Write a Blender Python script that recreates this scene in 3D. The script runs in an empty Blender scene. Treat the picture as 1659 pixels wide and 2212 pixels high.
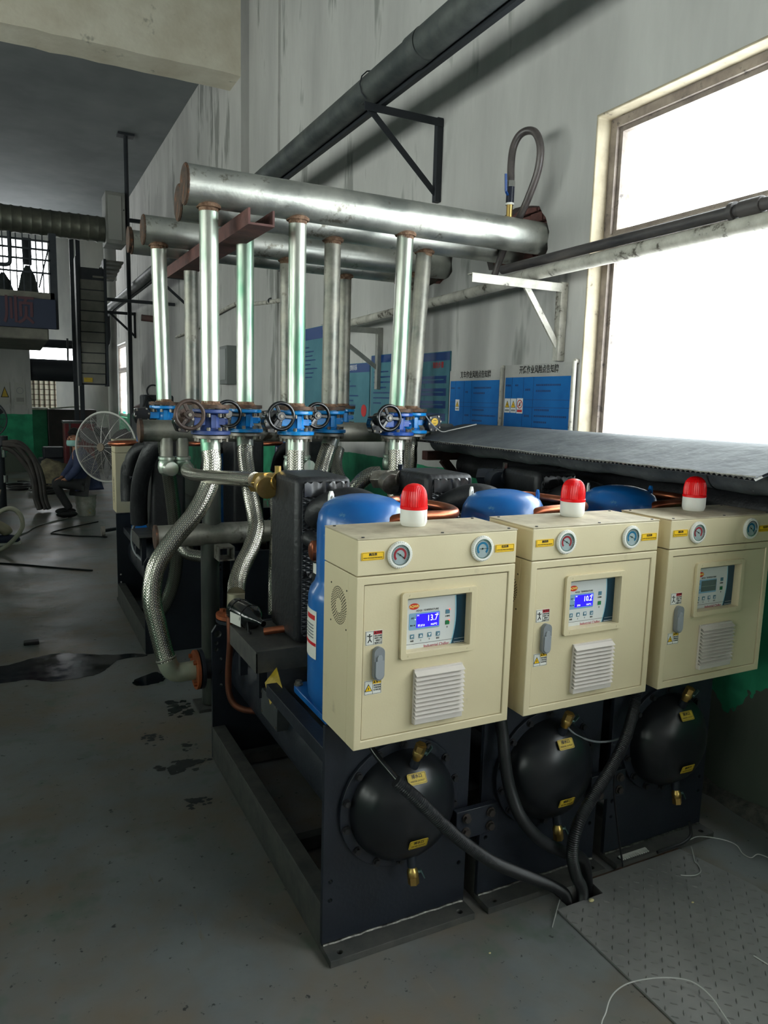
import bpy, math, random
from mathutils import Vector, Matrix
from mathutils.geometry import tessellate_polygon
random.seed(7)
scene = bpy.context.scene
COL = scene.collection
# ---------------------------------------------------------------- camera
CAM_YAW, CAM_PITCH, CAM_ROLL, CAM_H = math.radians(26.8675), math.radians(8.416), math.radians(1.5458), 1.6
_f = Vector((math.sin(CAM_YAW)*math.cos(CAM_PITCH), math.cos(CAM_YAW)*math.cos(CAM_PITCH), -math.sin(CAM_PITCH)))
_r = Vector((math.cos(CAM_YAW), -math.sin(CAM_YAW), 0))
_u = _r.cross(_f)
_r2 = math.cos(CAM_ROLL)*_r + math.sin(CAM_ROLL)*_u
_u2 = -math.sin(CAM_ROLL)*_r + math.cos(CAM_ROLL)*_u
camd = bpy.data.cameras.new('camera')
camd.sensor_fit = 'VERTICAL'; camd.sensor_height = 36.0; camd.lens = 26.0
camd.clip_start = 0.05; camd.clip_end = 200
cam = bpy.data.objects.new('camera', camd); COL.objects.link(cam)
cam.matrix_world = Matrix(((_r2.x, _u2.x, -_f.x, 0), (_r2.y, _u2.y, -_f.y, 0), (_r2.z, _u2.z, -_f.z, CAM_H), (0, 0, 0, 1)))
scene.camera = cam
# ---------------------------------------------------------------- sky and daylight
SKY = 12.4
world = bpy.data.worlds.new('overcast_sky'); scene.world = world
world.use_nodes = True
wb = world.node_tree.nodes['Background']
wb.inputs[0].default_value = (0.96, 0.985, 1.0, 1); wb.inputs[1].default_value = SKY
def portal(name, loc, rot, sx, sy):
    # guides sky sampling through a window opening; gives off no light of its own
    d = bpy.data.lights.new(name, 'AREA'); d.shape = 'RECTANGLE'; d.size = sx; d.size_y = sy
    d.cycles.is_portal = True
    o = bpy.data.objects.new(name, d); COL.objects.link(o); o.location = loc; o.rotation_euler = rot
    return o
scene.view_settings.view_transform = 'Standard'; scene.view_settings.look = 'None'
scene.view_settings.exposure = 0.0; scene.view_settings.gamma = 1.0
scene.view_settings.use_curve_mapping = False
scene.cycles.use_denoising = True
scene.cycles.use_adaptive_sampling = True; scene.cycles.adaptive_threshold = 0.08; scene.cycles.adaptive_min_samples = 20
scene.cycles.max_bounces = 5; scene.cycles.diffuse_bounces = 3; scene.cycles.glossy_bounces = 3
scene.cycles.transparent_max_bounces = 8
scene.cycles.sample_clamp_indirect = 6.0
scene.cycles.caustics_reflective = False; scene.cycles.caustics_refractive = False
# ---------------------------------------------------------------- mesh helpers
def lin(r, g, b):
    def c(v):
        v /= 255.0
        return v/12.92 if v <= 0.04045 else ((v+0.055)/1.055)**2.4
    return (c(r), c(g), c(b), 1.0)
V = Vector
def frame_of(axis):
    a = V(axis).normalized()
    h = V((0, 0, 1)) if abs(a.z) < 0.95 else V((1, 0, 0))
    x = h.cross(a).normalized(); y = a.cross(x)
    return x, y, a
def cat(pts, n=8):
    P = [V(p) for p in pts]; P = [2*P[0]-P[1]] + P + [2*P[-1]-P[-2]]
    out = []
    for i in range(1, len(P)-2):
        a, b, c, d = P[i-1], P[i], P[i+1], P[i+2]
        for k in range(n):
            t = k/n
            out.append(0.5*((2*b)+(c-a)*t+(2*a-5*b+4*c-d)*t*t+(3*b-a-3*c+d)*t**3))
    out.append(P[-2]); return out
ORG = [0.0, 0.0, 0.0]   # base of the thing being built: parts are modelled in world metres and stored relative to it
def org(x=0, y=0, z=0): ORG[:] = [x, y, z]
class MB:
    def __init__(s): s.v = []; s.f = []; s.uv = {}
    def add(s, vs, fs):
        o = len(s.v); s.v += [tuple(p) for p in vs]
        s.f += [tuple(o+i for i in f) for f in fs]; return s
    def box(s, x0, x1, y0, y1, z0, z1):
        return s.add([(x0,y0,z0),(x1,y0,z0),(x1,y1,z0),(x0,y1,z0),(x0,y0,z1),(x1,y0,z1),(x1,y1,z1),(x0,y1,z1)],
                     [(0,3,2,1),(4,5,6,7),(0,1,5,4),(1,2,6,5),(2,3,7,6),(3,0,4,7)])
    def obox(s, c, size, m):
        hx, hy, hz = size[0]/2, size[1]/2, size[2]/2; c = V(c)
        vs = [c + m @ V(p) for p in [(-hx,-hy,-hz),(hx,-hy,-hz),(hx,hy,-hz),(-hx,hy,-hz),(-hx,-hy,hz),(hx,-hy,hz),(hx,hy,hz),(-hx,hy,hz)]]
        return s.add(vs, [(0,3,2,1),(4,5,6,7),(0,1,5,4),(1,2,6,5),(2,3,7,6),(3,0,4,7)])
    def bar(s, p0, p1, w, h, up=(0,0,1)):
        p0, p1 = V(p0), V(p1); a = (p1-p0); L = a.length; a.normalize(); up = V(up)
        if abs(a.dot(up)) > 0.98: up = V((1, 0, 0))
        x = a.cross(up).normalized(); z = x.cross(a)
        m = Matrix((x, a, z)).transposed()
        return s.obox((p0+p1)/2, (w, L, h), m)
    def cyl(s, p0, p1, r0, r1=None, n=20, caps=True):
        r1 = r0 if r1 is None else r1; p0, p1 = V(p0), V(p1); x, y, a = frame_of(p1-p0)
        vs = []
        for p, r in ((p0, r0), (p1, r1)):
            for i in range(n):
                t = 2*math.pi*i/n; vs.append(p + x*(r*math.cos(t)) + y*(r*math.sin(t)))
        fs = [(i, (i+1) % n, n+(i+1) % n, n+i) for i in range(n)]
        if caps: fs += [tuple(range(n-1, -1, -1)), tuple(range(n, 2*n))]
        return s.add(vs, fs)
    def lathe(s, prof, base=(0,0,0), axis=(0,0,1), n=28, seg=None):
        base = V(base); x, y, a = frame_of(axis); vs = []; m = len(prof)
        for r, h in prof:
            for i in range(n):
                t = 2*math.pi*i/n; vs.append(base + a*h + x*(r*math.cos(t)) + y*(r*math.sin(t)))
        fs = []
        for j in range(m-1):
            for i in range(n):
                k = (i+1) % n; fs.append((j*n+i, j*n+k, (j+1)*n+k, (j+1)*n+i))
        if prof[0][0] > 1e-6: fs.append(tuple(range(n-1, -1, -1)))
        if prof[-1][0] > 1e-6: fs.append(tuple((m-1)*n+i for i in range(n)))
        return s.add(vs, fs)
    def ring(s, c, axis, r0, r1, h, n=28):
        # flat annulus of thickness h, from c along axis
        return s._closed([(r0,0),(r1,0),(r1,h),(r0,h)], c, axis, n)
    def _closed(s, prof, base, axis, n):
        base = V(base); x, y, a = frame_of(axis); vs = []; m = len(prof)
        for r, h in prof:
            for i in range(n):
                t = 2*math.pi*i/n; vs.append(base + a*h + x*(r*math.cos(t)) + y*(r*math.sin(t)))
        fs = []
        for j in range(m):
            j2 = (j+1) % m
            for i in range(n):
                k = (i+1) % n; fs.append((j*n+i, j*n+k, j2*n+k, j2*n+i))
        return s.add(vs, fs)
    def torus(s, c, axis, R, r, n=32, k=8):
        return s._closed([(R+r*math.cos(2*math.pi*i/k), r*math.sin(2*math.pi*i/k)) for i in range(k)], c, axis, n)
    def tube(s, pts, r, n=12, caps=True, uv=False, flat=None):
        P = [V(p) for p in pts]; N = len(P); R = r if isinstance(r, (list, tuple)) else [r]*N
        T = [((P[min(i+1, N-1)]-P[max(i-1, 0)]).normalized()) for i in range(N)]
        x, y, _ = frame_of(T[0]); vs = []; L = [0]
        for i in range(N):
            if i:
                q = T[i-1].rotation_difference(T[i]); x = q @ x; y = T[i].cross(x)
                L.append(L[-1]+(P[i]-P[i-1]).length)
            for k in range(n):
                t = 2*math.pi*k/n; vs.append(P[i]+x*(R[i]*math.cos(t))+y*(R[i]*math.sin(t)))
        fs = [(i*n+k, i*n+(k+1) % n, (i+1)*n+(k+1) % n, (i+1)*n+k) for i in range(N-1) for k in range(n)]
        f0 = len(s.f)
        if caps: fs2 = fs + [tuple(range(n-1, -1, -1)), tuple((N-1)*n+k for k in range(n))]
        else: fs2 = fs
        s.add(vs, fs2)
        if uv:
            c = 0
            for i in range(N-1):
                for k in range(n):
                    s.uv[f0+c] = [(k/n, L[i]), ((k+1)/n, L[i]), ((k+1)/n, L[i+1]), (k/n, L[i+1])]; c += 1
        return s
    def sph(s, c, r, n=16, m=10, sc=(1,1,1)):
        prof = [(max(1e-7, math.sin(math.pi*i/m)), -math.cos(math.pi*i/m)) for i in range(m+1)]
        o = len(s.v); s.lathe(prof, (0,0,0), (0,0,1), n)
        for i in range(o, len(s.v)):
            p = s.v[i]; s.v[i] = (c[0]+p[0]*r*sc[0], c[1]+p[1]*r*sc[1], c[2]+p[2]*r*sc[2])
        return s
    def prism(s, outer, holes, fn, t):
        """polygon with holes in (a,b), mapped by fn(a,b,w); thickness from w=0 to w=t"""
        loops = [list(outer)] + [list(h) for h in holes]
        tri = tessellate_polygon([[V((p[0], p[1], 0)) for p in l] for l in loops])
        flat = [p for l in loops for p in l]; n = len(flat)
        vs = [fn(p[0], p[1], 0) for p in flat] + [fn(p[0], p[1], t) for p in flat]
        fs = [tuple(t3) for t3 in tri] + [tuple(n+i for i in reversed(t3)) for t3 in tri]
        o = 0
        for l in loops:
            m = len(l)
            for i in range(m):
                j = (i+1) % m; fs.append((o+i, o+j, n+o+j, n+o+i))
            o += m
        return s.add(vs, fs)
    def build(s, name, mat, parent=None, angle=38, bevel=0, seg=2):
        me = bpy.data.meshes.new(name); me.from_pydata([(p[0]-ORG[0], p[1]-ORG[1], p[2]-ORG[2]) for p in s.v] if any(ORG) else s.v, [], s.f)
        if s.uv:
            ul = me.uv_layers.new(name='UVMap')
            for fi, co in s.uv.items():
                for li, c in zip(me.polygons[fi].loop_indices, co): ul.data[li].uv = c
        me.validate(); me.update()
        import bmesh as _b
        bm = _b.new(); bm.from_mesh(me); _b.ops.recalc_face_normals(bm, faces=bm.faces); bm.to_mesh(me); bm.free()
        if angle:
            me.polygons.foreach_set('use_smooth', [True]*len(me.polygons))
            me.set_sharp_from_angle(angle=math.radians(angle))
        o = bpy.data.objects.new(name, me); COL.objects.link(o)
        if mat: me.materials.append(mat)
        if parent: o.parent = parent
        if bevel:
            b = o.modifiers.new('bevel', 'BEVEL'); b.width = bevel; b.segments = seg; b.limit_method = 'ANGLE'; b.angle_limit = math.radians(40)
        return o
def fxz(y0, sgn=1): return lambda a, b, w: (a, y0+sgn*w, b)
def fyz(x0, sgn=1): return lambda a, b, w: (x0+sgn*w, a, b)
def fxy(z0, sgn=1): return lambda a, b, w: (a, b, z0+sgn*w)
def rect(a0, a1, b0, b1): return [(a0,b0),(a1,b0),(a1,b1),(a0,b1)]
def circ(a, b, r, n=12): return [(a+r*math.cos(2*math.pi*i/n), b+r*math.sin(2*math.pi*i/n)) for i in range(n)]
def rrect(a0, a1, b0, b1, r, n=4):
    out = []
    for cx, cy, s0 in ((a1-r, b1-r, 0), (a0+r, b1-r, 1), (a0+r, b0+r, 2), (a1-r, b0+r, 3)):
        for i in range(n+1):
            t = math.pi/2*(s0+i/n); out.append((cx+r*math.cos(t), cy+r*math.sin(t)))
    return out
def tag(o, label=None, category=None, group=None, kind=None):
    if label: o['label'] = label
    if category: o['category'] = category
    if group: o['group'] = group
    if kind: o['kind'] = kind
    return o
def empty(name, loc=(0,0,0), rz=0):
    o = bpy.data.objects.new(name, None); COL.objects.link(o); o.location = loc; o.rotation_euler = (0, 0, rz)
    o.empty_display_size = 0.05; return o
def kids(o): return KIDS.get(o.name, [c for c in bpy.data.objects if c.parent == o])
KIDS = {}
def copy_tree(o, parent=None):
    c = o.copy(); COL.objects.link(c)
    if parent: c.parent = parent
    for ch in [x for x in o.children]: copy_tree(ch, c)
    return c
def one(name, mb, mat, label, category, group=None, **k): return tag(mb.build(name, mat, None, **k), label, category, group)
# ---------------------------------------------------------------- material helpers
MATS = {}
def nod(nt, t, **kw):
    n = nt.nodes.new(t)
    for k, v in kw.items(): setattr(n, k, v)
    return n
def mat(name, c1, c2=None, rough=0.5, metal=0.0, scale=6.0, stretch=(1,1,1), bump=0.0, bscale=40.0, r2=None, coat=0.0,
        lo=0.35, hi=0.65, spots=None, sscale=20.0, sth=0.62, detail=4.0, emit=0.0, trans=0.0, spec=0.5, alpha=1.0):
    if name in MATS: return MATS[name]
    m = bpy.data.materials.new(name); m.use_nodes = True; nt = m.node_tree; L = nt.links
    b = nt.nodes['Principled BSDF']
    b.inputs['Base Color'].default_value = c1; b.inputs['Roughness'].default_value = rough; b.inputs['Metallic'].default_value = metal
    b.inputs['Specular IOR Level'].default_value = spec
    if coat: b.inputs['Coat Weight'].default_value = coat; b.inputs['Coat Roughness'].default_value = 0.12
    if emit: b.inputs['Emission Color'].default_value = c1; b.inputs['Emission Strength'].default_value = emit
    if trans: b.inputs['Transmission Weight'].default_value = trans
    tc = nod(nt, 'ShaderNodeTexCoord'); mp = nod(nt, 'ShaderNodeMapping'); mp.inputs['Scale'].default_value = stretch
    L.new(tc.outputs['Object'], mp.inputs['Vector'])
    if c2 is not None:
        n = nod(nt, 'ShaderNodeTexNoise'); n.inputs['Scale'].default_value = scale; n.inputs['Detail'].default_value = detail; n.inputs['Roughness'].default_value = 0.62
        L.new(mp.outputs[0], n.inputs['Vector'])
        cr = nod(nt, 'ShaderNodeValToRGB'); cr.color_ramp.elements[0].position = lo; cr.color_ramp.elements[1].position = hi
        cr.color_ramp.elements[0].color = c1; cr.color_ramp.elements[1].color = c2
        L.new(n.outputs['Fac'], cr.inputs['Fac']); out = cr.outputs['Color']
        if spots is not None:
            n2 = nod(nt, 'ShaderNodeTexNoise'); n2.inputs['Scale'].default_value = sscale; n2.inputs['Detail'].default_value = 4.0; n2.inputs['Roughness'].default_value = 0.7
            L.new(mp.outputs[0], n2.inputs['Vector'])
            c3 = nod(nt, 'ShaderNodeValToRGB'); c3.color_ramp.elements[0].position = sth; c3.color_ramp.elements[1].position = sth+0.08
            L.new(n2.outputs['Fac'], c3.inputs['Fac'])
            mx = nod(nt, 'ShaderNodeMix', data_type='RGBA'); L.new(c3.outputs['Color'], mx.inputs['Factor']); L.new(out, mx.inputs[6]); mx.inputs[7].default_value = spots
            out = mx.outputs[2]
        L.new(out, b.inputs['Base Color'])
        if emit: L.new(out, b.inputs['Emission Color'])
        if r2 is not None:
            mr = nod(nt, 'ShaderNodeMapRange'); mr.inputs['From Min'].default_value = lo; mr.inputs['From Max'].default_value = hi
            mr.inputs['To Min'].default_value = rough; mr.inputs['To Max'].default_value = r2
            L.new(n.outputs['Fac'], mr.inputs['Value']); L.new(mr.outputs[0], b.inputs['Roughness'])
    if bump:
        n3 = nod(nt, 'ShaderNodeTexNoise'); n3.inputs['Scale'].default_value = bscale; n3.inputs['Detail'].default_value = 2.0
        L.new(mp.outputs[0], n3.inputs['Vector'])
        bp = nod(nt, 'ShaderNodeBump'); bp.inputs['Strength'].default_value = bump; bp.inputs['Distance'].default_value = 0.01
        L.new(n3.outputs['Fac'], bp.inputs['Height']); L.new(bp.outputs[0], b.inputs['Normal'])
    MATS[name] = m; return m
def glass_mat(name='pane_glass', tint=(0.93, 0.96, 0.96, 1)):
    m = bpy.data.materials.new(name); m.use_nodes = True; nt = m.node_tree
    nt.nodes.remove(nt.nodes['Principled BSDF']); out = nt.nodes['Material Output']
    t = nod(nt, 'ShaderNodeBsdfTransparent'); t.inputs[0].default_value = tint
    g = nod(nt, 'ShaderNodeBsdfGlossy'); g.inputs['Roughness'].default_value = 0.03
    mx = nod(nt, 'ShaderNodeMixShader'); mx.inputs[0].default_value = 0.05; nt.links.new(t.outputs[0], mx.inputs[1]); nt.links.new(g.outputs[0], mx.inputs[2])
    nt.links.new(mx.outputs[0], out.inputs[0]); return m
GLASS = glass_mat()
GREENGLASS = glass_mat('green_tinted_glass', (0.95, 0.975, 0.935, 1))  # green tint added to unseen panes to colour the left light
def braid_mat(name, dark, light, su=16.0, sv=80.0):
    """woven steel sleeve: two crossing sets of strands from the tube's own UVs"""
    m = bpy.data.materials.new(name); m.use_nodes = True; nt = m.node_tree; L = nt.links; b = nt.nodes['Principled BSDF']
    b.inputs['Metallic'].default_value = 1.0; b.inputs['Roughness'].default_value = 0.24
    uv = nod(nt, 'ShaderNodeTexCoord'); sp = nod(nt, 'ShaderNodeSeparateXYZ'); L.new(uv.outputs['UV'], sp.inputs[0])
    def ma(op, a, bb):
        n = nod(nt, 'ShaderNodeMath', operation=op)
        for i, q in enumerate((a, bb)):
            if q is None: continue
            if isinstance(q, (int, float)): n.inputs[i].default_value = q
            else: L.new(q, n.inputs[i])
        return n.outputs[0]
    U = ma('MULTIPLY', sp.outputs[0], su); W = ma('MULTIPLY', sp.outputs[1], sv)
    # columns of chevrons: |frac(U)-.5| shifts the strand phase along the length
    zz = ma('ABSOLUTE', ma('SUBTRACT', ma('FRACT', U, None), 0.5), None)
    ph = ma('ADD', W, ma('MULTIPLY', zz, 2.0))
    st = ma('SINE', ma('MULTIPLY', ph, 6.2832), None)
    cs = ma('COSINE', ma('MULTIPLY', U, 2*6.2832), None)
    h = ma('ADD', ma('MULTIPLY', st, 0.6), ma('MULTIPLY', cs, 0.4))
    mr = nod(nt, 'ShaderNodeMapRange'); mr.inputs['From Min'].default_value = -0.8; mr.inputs['From Max'].default_value = 0.7; L.new(h, mr.inputs['Value'])
    mx = nod(nt, 'ShaderNodeMix', data_type='RGBA'); L.new(mr.outputs[0], mx.inputs['Factor']); mx.inputs[6].default_value = dark; mx.inputs[7].default_value = light
    L.new(mx.outputs[2], b.inputs['Base Color'])
    bp = nod(nt, 'ShaderNodeBump'); bp.inputs['Strength'].default_value = 0.32; bp.inputs['Distance'].default_value = 0.0022
    L.new(h, bp.inputs['Height']); L.new(bp.outputs[0], b.inputs['Normal'])
    MATS[name] = m; return m
_TX = {}
def text(s, size, m, parent, loc, rot=(math.pi/2, 0, 0), name='lettering', align='CENTER', sx=1.0, bold=0.0):
    key = (s, size, align, bold)
    if key not in _TX:
        cu = bpy.data.curves.new('lettering', 'FONT'); cu.body = s; cu.size = size; cu.align_x = align; cu.align_y = 'CENTER'; cu.extrude = 0.0002; cu.offset = bold; cu.resolution_u = 3
        ob = bpy.data.objects.new('lettering_tmp', cu); COL.objects.link(ob)
        bpy.context.view_layer.update()
        me = bpy.data.meshes.new_from_object(ob.evaluated_get(bpy.context.evaluated_depsgraph_get()))
        bpy.data.objects.remove(ob); bpy.data.curves.remove(cu); _TX[key] = me
    me = _TX[key]
    if len(me.materials) == 0: me.materials.append(m)
    o = bpy.data.objects.new(name, me); COL.objects.link(o); o.parent = parent; o.location = (loc[0]-ORG[0], loc[1]-ORG[1], loc[2]-ORG[2]); o.rotation_euler = rot; o.scale = (sx, 1, 1)
    if me.materials[0] != m:
        o.material_slots[0].link = 'OBJECT'; o.material_slots[0].material = m
    return o
# ---------------------------------------------------------------- materials
def wall_mat(name, up1, up2, green=True):
    m = mat(name, up1, up2, rough=0.85, scale=1.3, stretch=(1, 1, 0.22), bump=0.35, bscale=22, lo=0.3, hi=0.62, detail=6, spots=lin(146,146,142), sscale=2.6, sth=0.57)
    if green:
        nt = m.node_tree; L = nt.links; b = nt.nodes['Principled BSDF']; src = b.inputs['Base Color'].links[0].from_socket
        tc = nod(nt, 'ShaderNodeTexCoord'); sp = nod(nt, 'ShaderNodeSeparateXYZ'); L.new(tc.outputs['Object'], sp.inputs[0])
        n = nod(nt, 'ShaderNodeTexNoise'); n.inputs['Scale'].default_value = 5; n.inputs['Detail'].default_value = 8; L.new(tc.outputs['Object'], n.inputs['Vector'])
        ad = nod(nt, 'ShaderNodeMath', operation='MULTIPLY_ADD'); L.new(n.outputs['Fac'], ad.inputs[0]); ad.inputs[1].default_value = 0.03; L.new(sp.outputs['Z'], ad.inputs[2])
        lt = nod(nt, 'ShaderNodeMath', operation='LESS_THAN'); L.new(ad.outputs[0], lt.inputs[0]); lt.inputs[1].default_value = 1.185
        cr = nod(nt, 'ShaderNodeValToRGB'); cr.color_ramp.elements[0].position = 0.4; cr.color_ramp.elements[1].position = 0.62
        cr.color_ramp.elements[0].color = lin(50,158,116); cr.color_ramp.elements[1].color = lin(38,132,96); L.new(n.outputs['Fac'], cr.inputs['Fac'])
        # bare, dirty render below the paint line
        lo = nod(nt, 'ShaderNodeMath', operation='LESS_THAN'); ad2 = nod(nt, 'ShaderNodeMath', operation='MULTIPLY_ADD'); L.new(n.outputs['Fac'], ad2.inputs[0]); ad2.inputs[1].default_value = 0.7; L.new(sp.outputs['Z'], ad2.inputs[2])
        L.new(ad2.outputs[0], lo.inputs[0]); lo.inputs[1].default_value = 0.80
        m2 = nod(nt, 'ShaderNodeMix', data_type='RGBA'); L.new(lo.outputs[0], m2.inputs['Factor']); L.new(cr.outputs[0], m2.inputs[6]); m2.inputs[7].default_value = lin(84,92,82)
        mx = nod(nt, 'ShaderNodeMix', data_type='RGBA'); L.new(lt.outputs[0], mx.inputs['Factor']); L.new(src, mx.inputs[6]); L.new(m2.outputs[2], mx.inputs[7]); L.new(mx.outputs[2], b.inputs['Base Color'])
    return m
WALL = wall_mat('plaster_wall', lin(172,170,168), lin(204,202,199))
WALLF = mat('plaster_far', lin(150,150,148), lin(188,186,180), rough=0.9, scale=1.0, stretch=(1,1,0.3))
PILG = wall_mat('plaster_pillar', lin(160,160,158), lin(190,190,186))
CEIL = mat('ceiling_paint', lin(112,117,120), lin(134,138,140), rough=0.9, scale=0.6, bump=0.1)
BEAMM = mat('beam_paint', lin(216,206,186), lin(236,229,212), rough=0.9, scale=2.0, bump=0.3, bscale=15, spots=lin(172,166,150), sscale=3, sth=0.64)
GREENP = mat('green_wall_paint', lin(38,120,86), lin(26,92,66), rough=0.7, scale=2)
FLOOR = mat('sealed_concrete_floor', lin(106,110,112), lin(140,142,141), rough=0.3, r2=0.62, scale=1.1, detail=9, lo=0.3, hi=0.7, bump=0.12, bscale=30, spots=lin(120,121,117), sscale=7, sth=0.68)
def floor_mat():
    m = FLOOR; nt = m.node_tree; L = nt.links; b = nt.nodes['Principled BSDF']; src = b.inputs['Base Color'].links[0].from_socket
    tc = nod(nt, 'ShaderNodeTexCoord')
    def noise(sc, det, st=(1,1,1)):
        mp = nod(nt, 'ShaderNodeMapping'); mp.inputs['Scale'].default_value = st; L.new(tc.outputs['Object'], mp.inputs[0])
        n = nod(nt, 'ShaderNodeTexNoise'); n.inputs['Scale'].default_value = sc; n.inputs['Detail'].default_value = det; n.inputs['Roughness'].default_value = .65; L.new(mp.outputs[0], n.inputs['Vector']); return n
    def mixin(src, n, lo, hi, col):
        cr = nod(nt, 'ShaderNodeValToRGB'); cr.color_ramp.elements[0].position = lo; cr.color_ramp.elements[1].position = hi; L.new(n.outputs['Fac'], cr.inputs['Fac'])
        mx = nod(nt, 'ShaderNodeMix', data_type='RGBA'); L.new(cr.outputs['Color'], mx.inputs['Factor']); L.new(src, mx.inputs[6]); mx.inputs[7].default_value = col; return mx.outputs[2]
    src = mixin(src, noise(1.6, 4), .42, .64, lin(124,112,97))        # worn, brownish trodden concrete
    src = mixin(src, noise(3.4, 4), .56, .72, lin(98,112,100))          # green paint left on it
    src = mixin(src, noise(26, 3, (1,.12,1)), .66, .74, lin(124,120,112))   # scuffs along the aisle
    src = mixin(src, noise(30, 4), .64, .70, lin(44,46,46))           # specks of oil
    L.new(src, b.inputs['Base Color'])
floor_mat()
WET = mat('wet_floor', lin(16,22,26), lin(26,32,34), rough=0.06, r2=0.2, scale=9, spec=0.6)
DAMP = mat('damp_floor', lin(30,36,38), lin(44,50,50), rough=0.35, scale=20)
GALV = mat('galvanised_steel', lin(168,171,166), lin(206,206,198), rough=0.33, r2=0.46, metal=0.88, scale=5, stretch=(1,1,1), bump=0.08, bscale=60, spots=lin(140,136,124), sscale=9, sth=0.61)
GALVG = mat('galvanised_riser', lin(112,158,132), lin(204,206,196), rough=0.42, r2=0.32, metal=0.85, scale=7, stretch=(1,1,0.16), lo=0.38, hi=0.56, bump=0.08, bscale=50, spots=lin(112,112,98), sscale=14, sth=0.64)  # green streaks stand in for green light reflected from the left
GALVD = mat('weathered_galvanised', lin(120,122,116), lin(176,172,160), rough=0.4, r2=0.6, metal=0.7, scale=7, bump=0.15, bscale=30, spots=lin(74,66,56), sscale=6, sth=0.6)
RUST = mat('rusty_weld', lin(104,74,56), lin(156,126,102), rough=0.8, metal=0.2, scale=40, bump=0.6, bscale=90)
RUSTF = mat('orange_rusty_flange', lin(176,92,48), lin(140,74,44), rough=0.7, metal=0.2, scale=25, bump=0.2)
RUSTD = mat('dark_rusty_flange', lin(62,52,48), lin(104,80,64), rough=0.6, metal=0.4, scale=25, bump=0.2, spots=lin(140,84,54), sscale=30, sth=0.6)
STEELF = mat('plain_steel_flange', lin(150,146,138), lin(112,104,96), rough=0.45, metal=0.7, scale=30, bump=0.1)
CHAN = mat('red_oxide_channel', lin(104,66,60), lin(78,50,48), rough=0.7, scale=12, bump=0.2, spots=lin(150,110,80), sscale=14, sth=0.66)
BLUEV = mat('blue_valve_enamel', lin(12,152,228), lin(8,124,204), rough=0.3, scale=14, coat=0.4, bump=0.05)
BLUEV2 = mat('dull_blue_valve_enamel', lin(66,88,150), lin(48,66,122), rough=0.45, scale=14)
BLUEC = mat('blue_compressor_paint', lin(22,104,178), lin(16,88,160), rough=0.32, scale=6, coat=0.3, spots=lin(84,132,172), sscale=30, sth=0.62)
BLK = mat('black_steel_paint', lin(23,28,38), lin(31,36,46), rough=0.38, r2=0.55, scale=10, bump=0.06, bscale=80, spots=lin(60,60,62), sscale=40, sth=0.7)
BLKG = mat('black_gloss_enamel', lin(16,17,20), rough=0.2, coat=0.6)
BLKM = mat('dark_rail_steel', lin(66,67,66), lin(88,86,82), rough=0.6, scale=14, bump=0.1)
FOAM = mat('black_foam_insulation', lin(24,25,28), lin(34,35,38), rough=0.5, scale=20, bump=0.3, bscale=50)
RUB = mat('black_conduit', lin(20,21,24), lin(30,31,34), rough=0.42, scale=20)
CREAM = mat('cream_enamel', lin(216,203,168), lin(210,196,160), rough=0.38, scale=3, bump=0.03, bscale=200, spots=lin(188,174,142), sscale=6, sth=0.64)
CREAMD = mat('dusty_cream_lid', lin(196,186,158), lin(160,148,124), rough=0.7, scale=9, detail=9)
WHITE = mat('white_plastic', lin(225,224,216), rough=0.45)
GRILLE = mat('pale_grey_louvre', lin(206,198,190), rough=0.5)
HANDLE = mat('grey_plastic_handle', lin(128,132,136), rough=0.4)
YEL = mat('yellow_label', lin(244,196,22), rough=0.45)
YELD = mat('dusty_yellow_label', lin(196,166,40), lin(160,136,50), rough=0.5, scale=30)
INK = mat('black_print', lin(24,22,20), rough=0.5)
INKR = mat('red_print', lin(200,40,44), rough=0.5)
INKW = mat('white_print', lin(232,232,232), rough=0.5)
REDL = mat('red_label', lin(196,28,44), rough=0.45)
TEAL = mat('dark_teal_panel', lin(14,58,78), rough=0.3)
TEALL = mat('light_blue_panel_edge', lin(150,200,216), rough=0.4)
PANW = mat('grey_white_panel', lin(212,214,212), rough=0.35)
LCDON = mat('lit_blue_display', lin(40,24,255), emit=1.1, rough=0.3)
LCDTX = mat('lit_digits', lin(232,240,255), emit=1.3)
LCDOFF = mat('unlit_display', lin(96,106,104), rough=0.25)
LEDR = mat('lit_red_led', lin(255,60,40), emit=2.5)
LOGOR = mat('red_logo', lin(214,48,24), rough=0.4)
CHROME = mat('chrome', lin(210,210,208), rough=0.18, metal=1.0)
DIAL = mat('gauge_dial', lin(196,200,202), rough=0.3)
DIALR = mat('gauge_red_arc', lin(188,24,50), rough=0.4)
DIALB = mat('gauge_blue_arc', lin(24,124,170), rough=0.4)
REDB = mat('red_beacon_lens', lin(236,18,22), rough=0.16, coat=0.5)
REDBD = mat('dim_red_beacon_lens', lin(150,24,34), rough=0.2, coat=0.4)
BRASS = mat('brass', lin(224,190,118), lin(200,164,94), rough=0.3, metal=0.95, scale=10)
COPPER = mat('copper_pipe', lin(196,118,86), lin(150,84,60), rough=0.32, metal=0.9, scale=9, bump=0.03)
COPD = mat('tarnished_copper', lin(124,74,54), lin(88,56,44), rough=0.5, metal=0.7, scale=8)
BOLT = mat('zinc_bolt', lin(150,146,138), lin(112,104,92), rough=0.4, metal=0.8, scale=60)
BOLTB = mat('black_bolt', lin(44,44,46), rough=0.35, metal=0.3)
BRAID = braid_mat('braided_steel', lin(92,90,82), lin(248,244,230))
BRAIDD = braid_mat('dull_braided_steel', lin(84,84,78), lin(196,194,184))
WHEELM = mat('black_cast_handwheel', lin(22,23,26), rough=0.25, coat=0.5)
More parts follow.
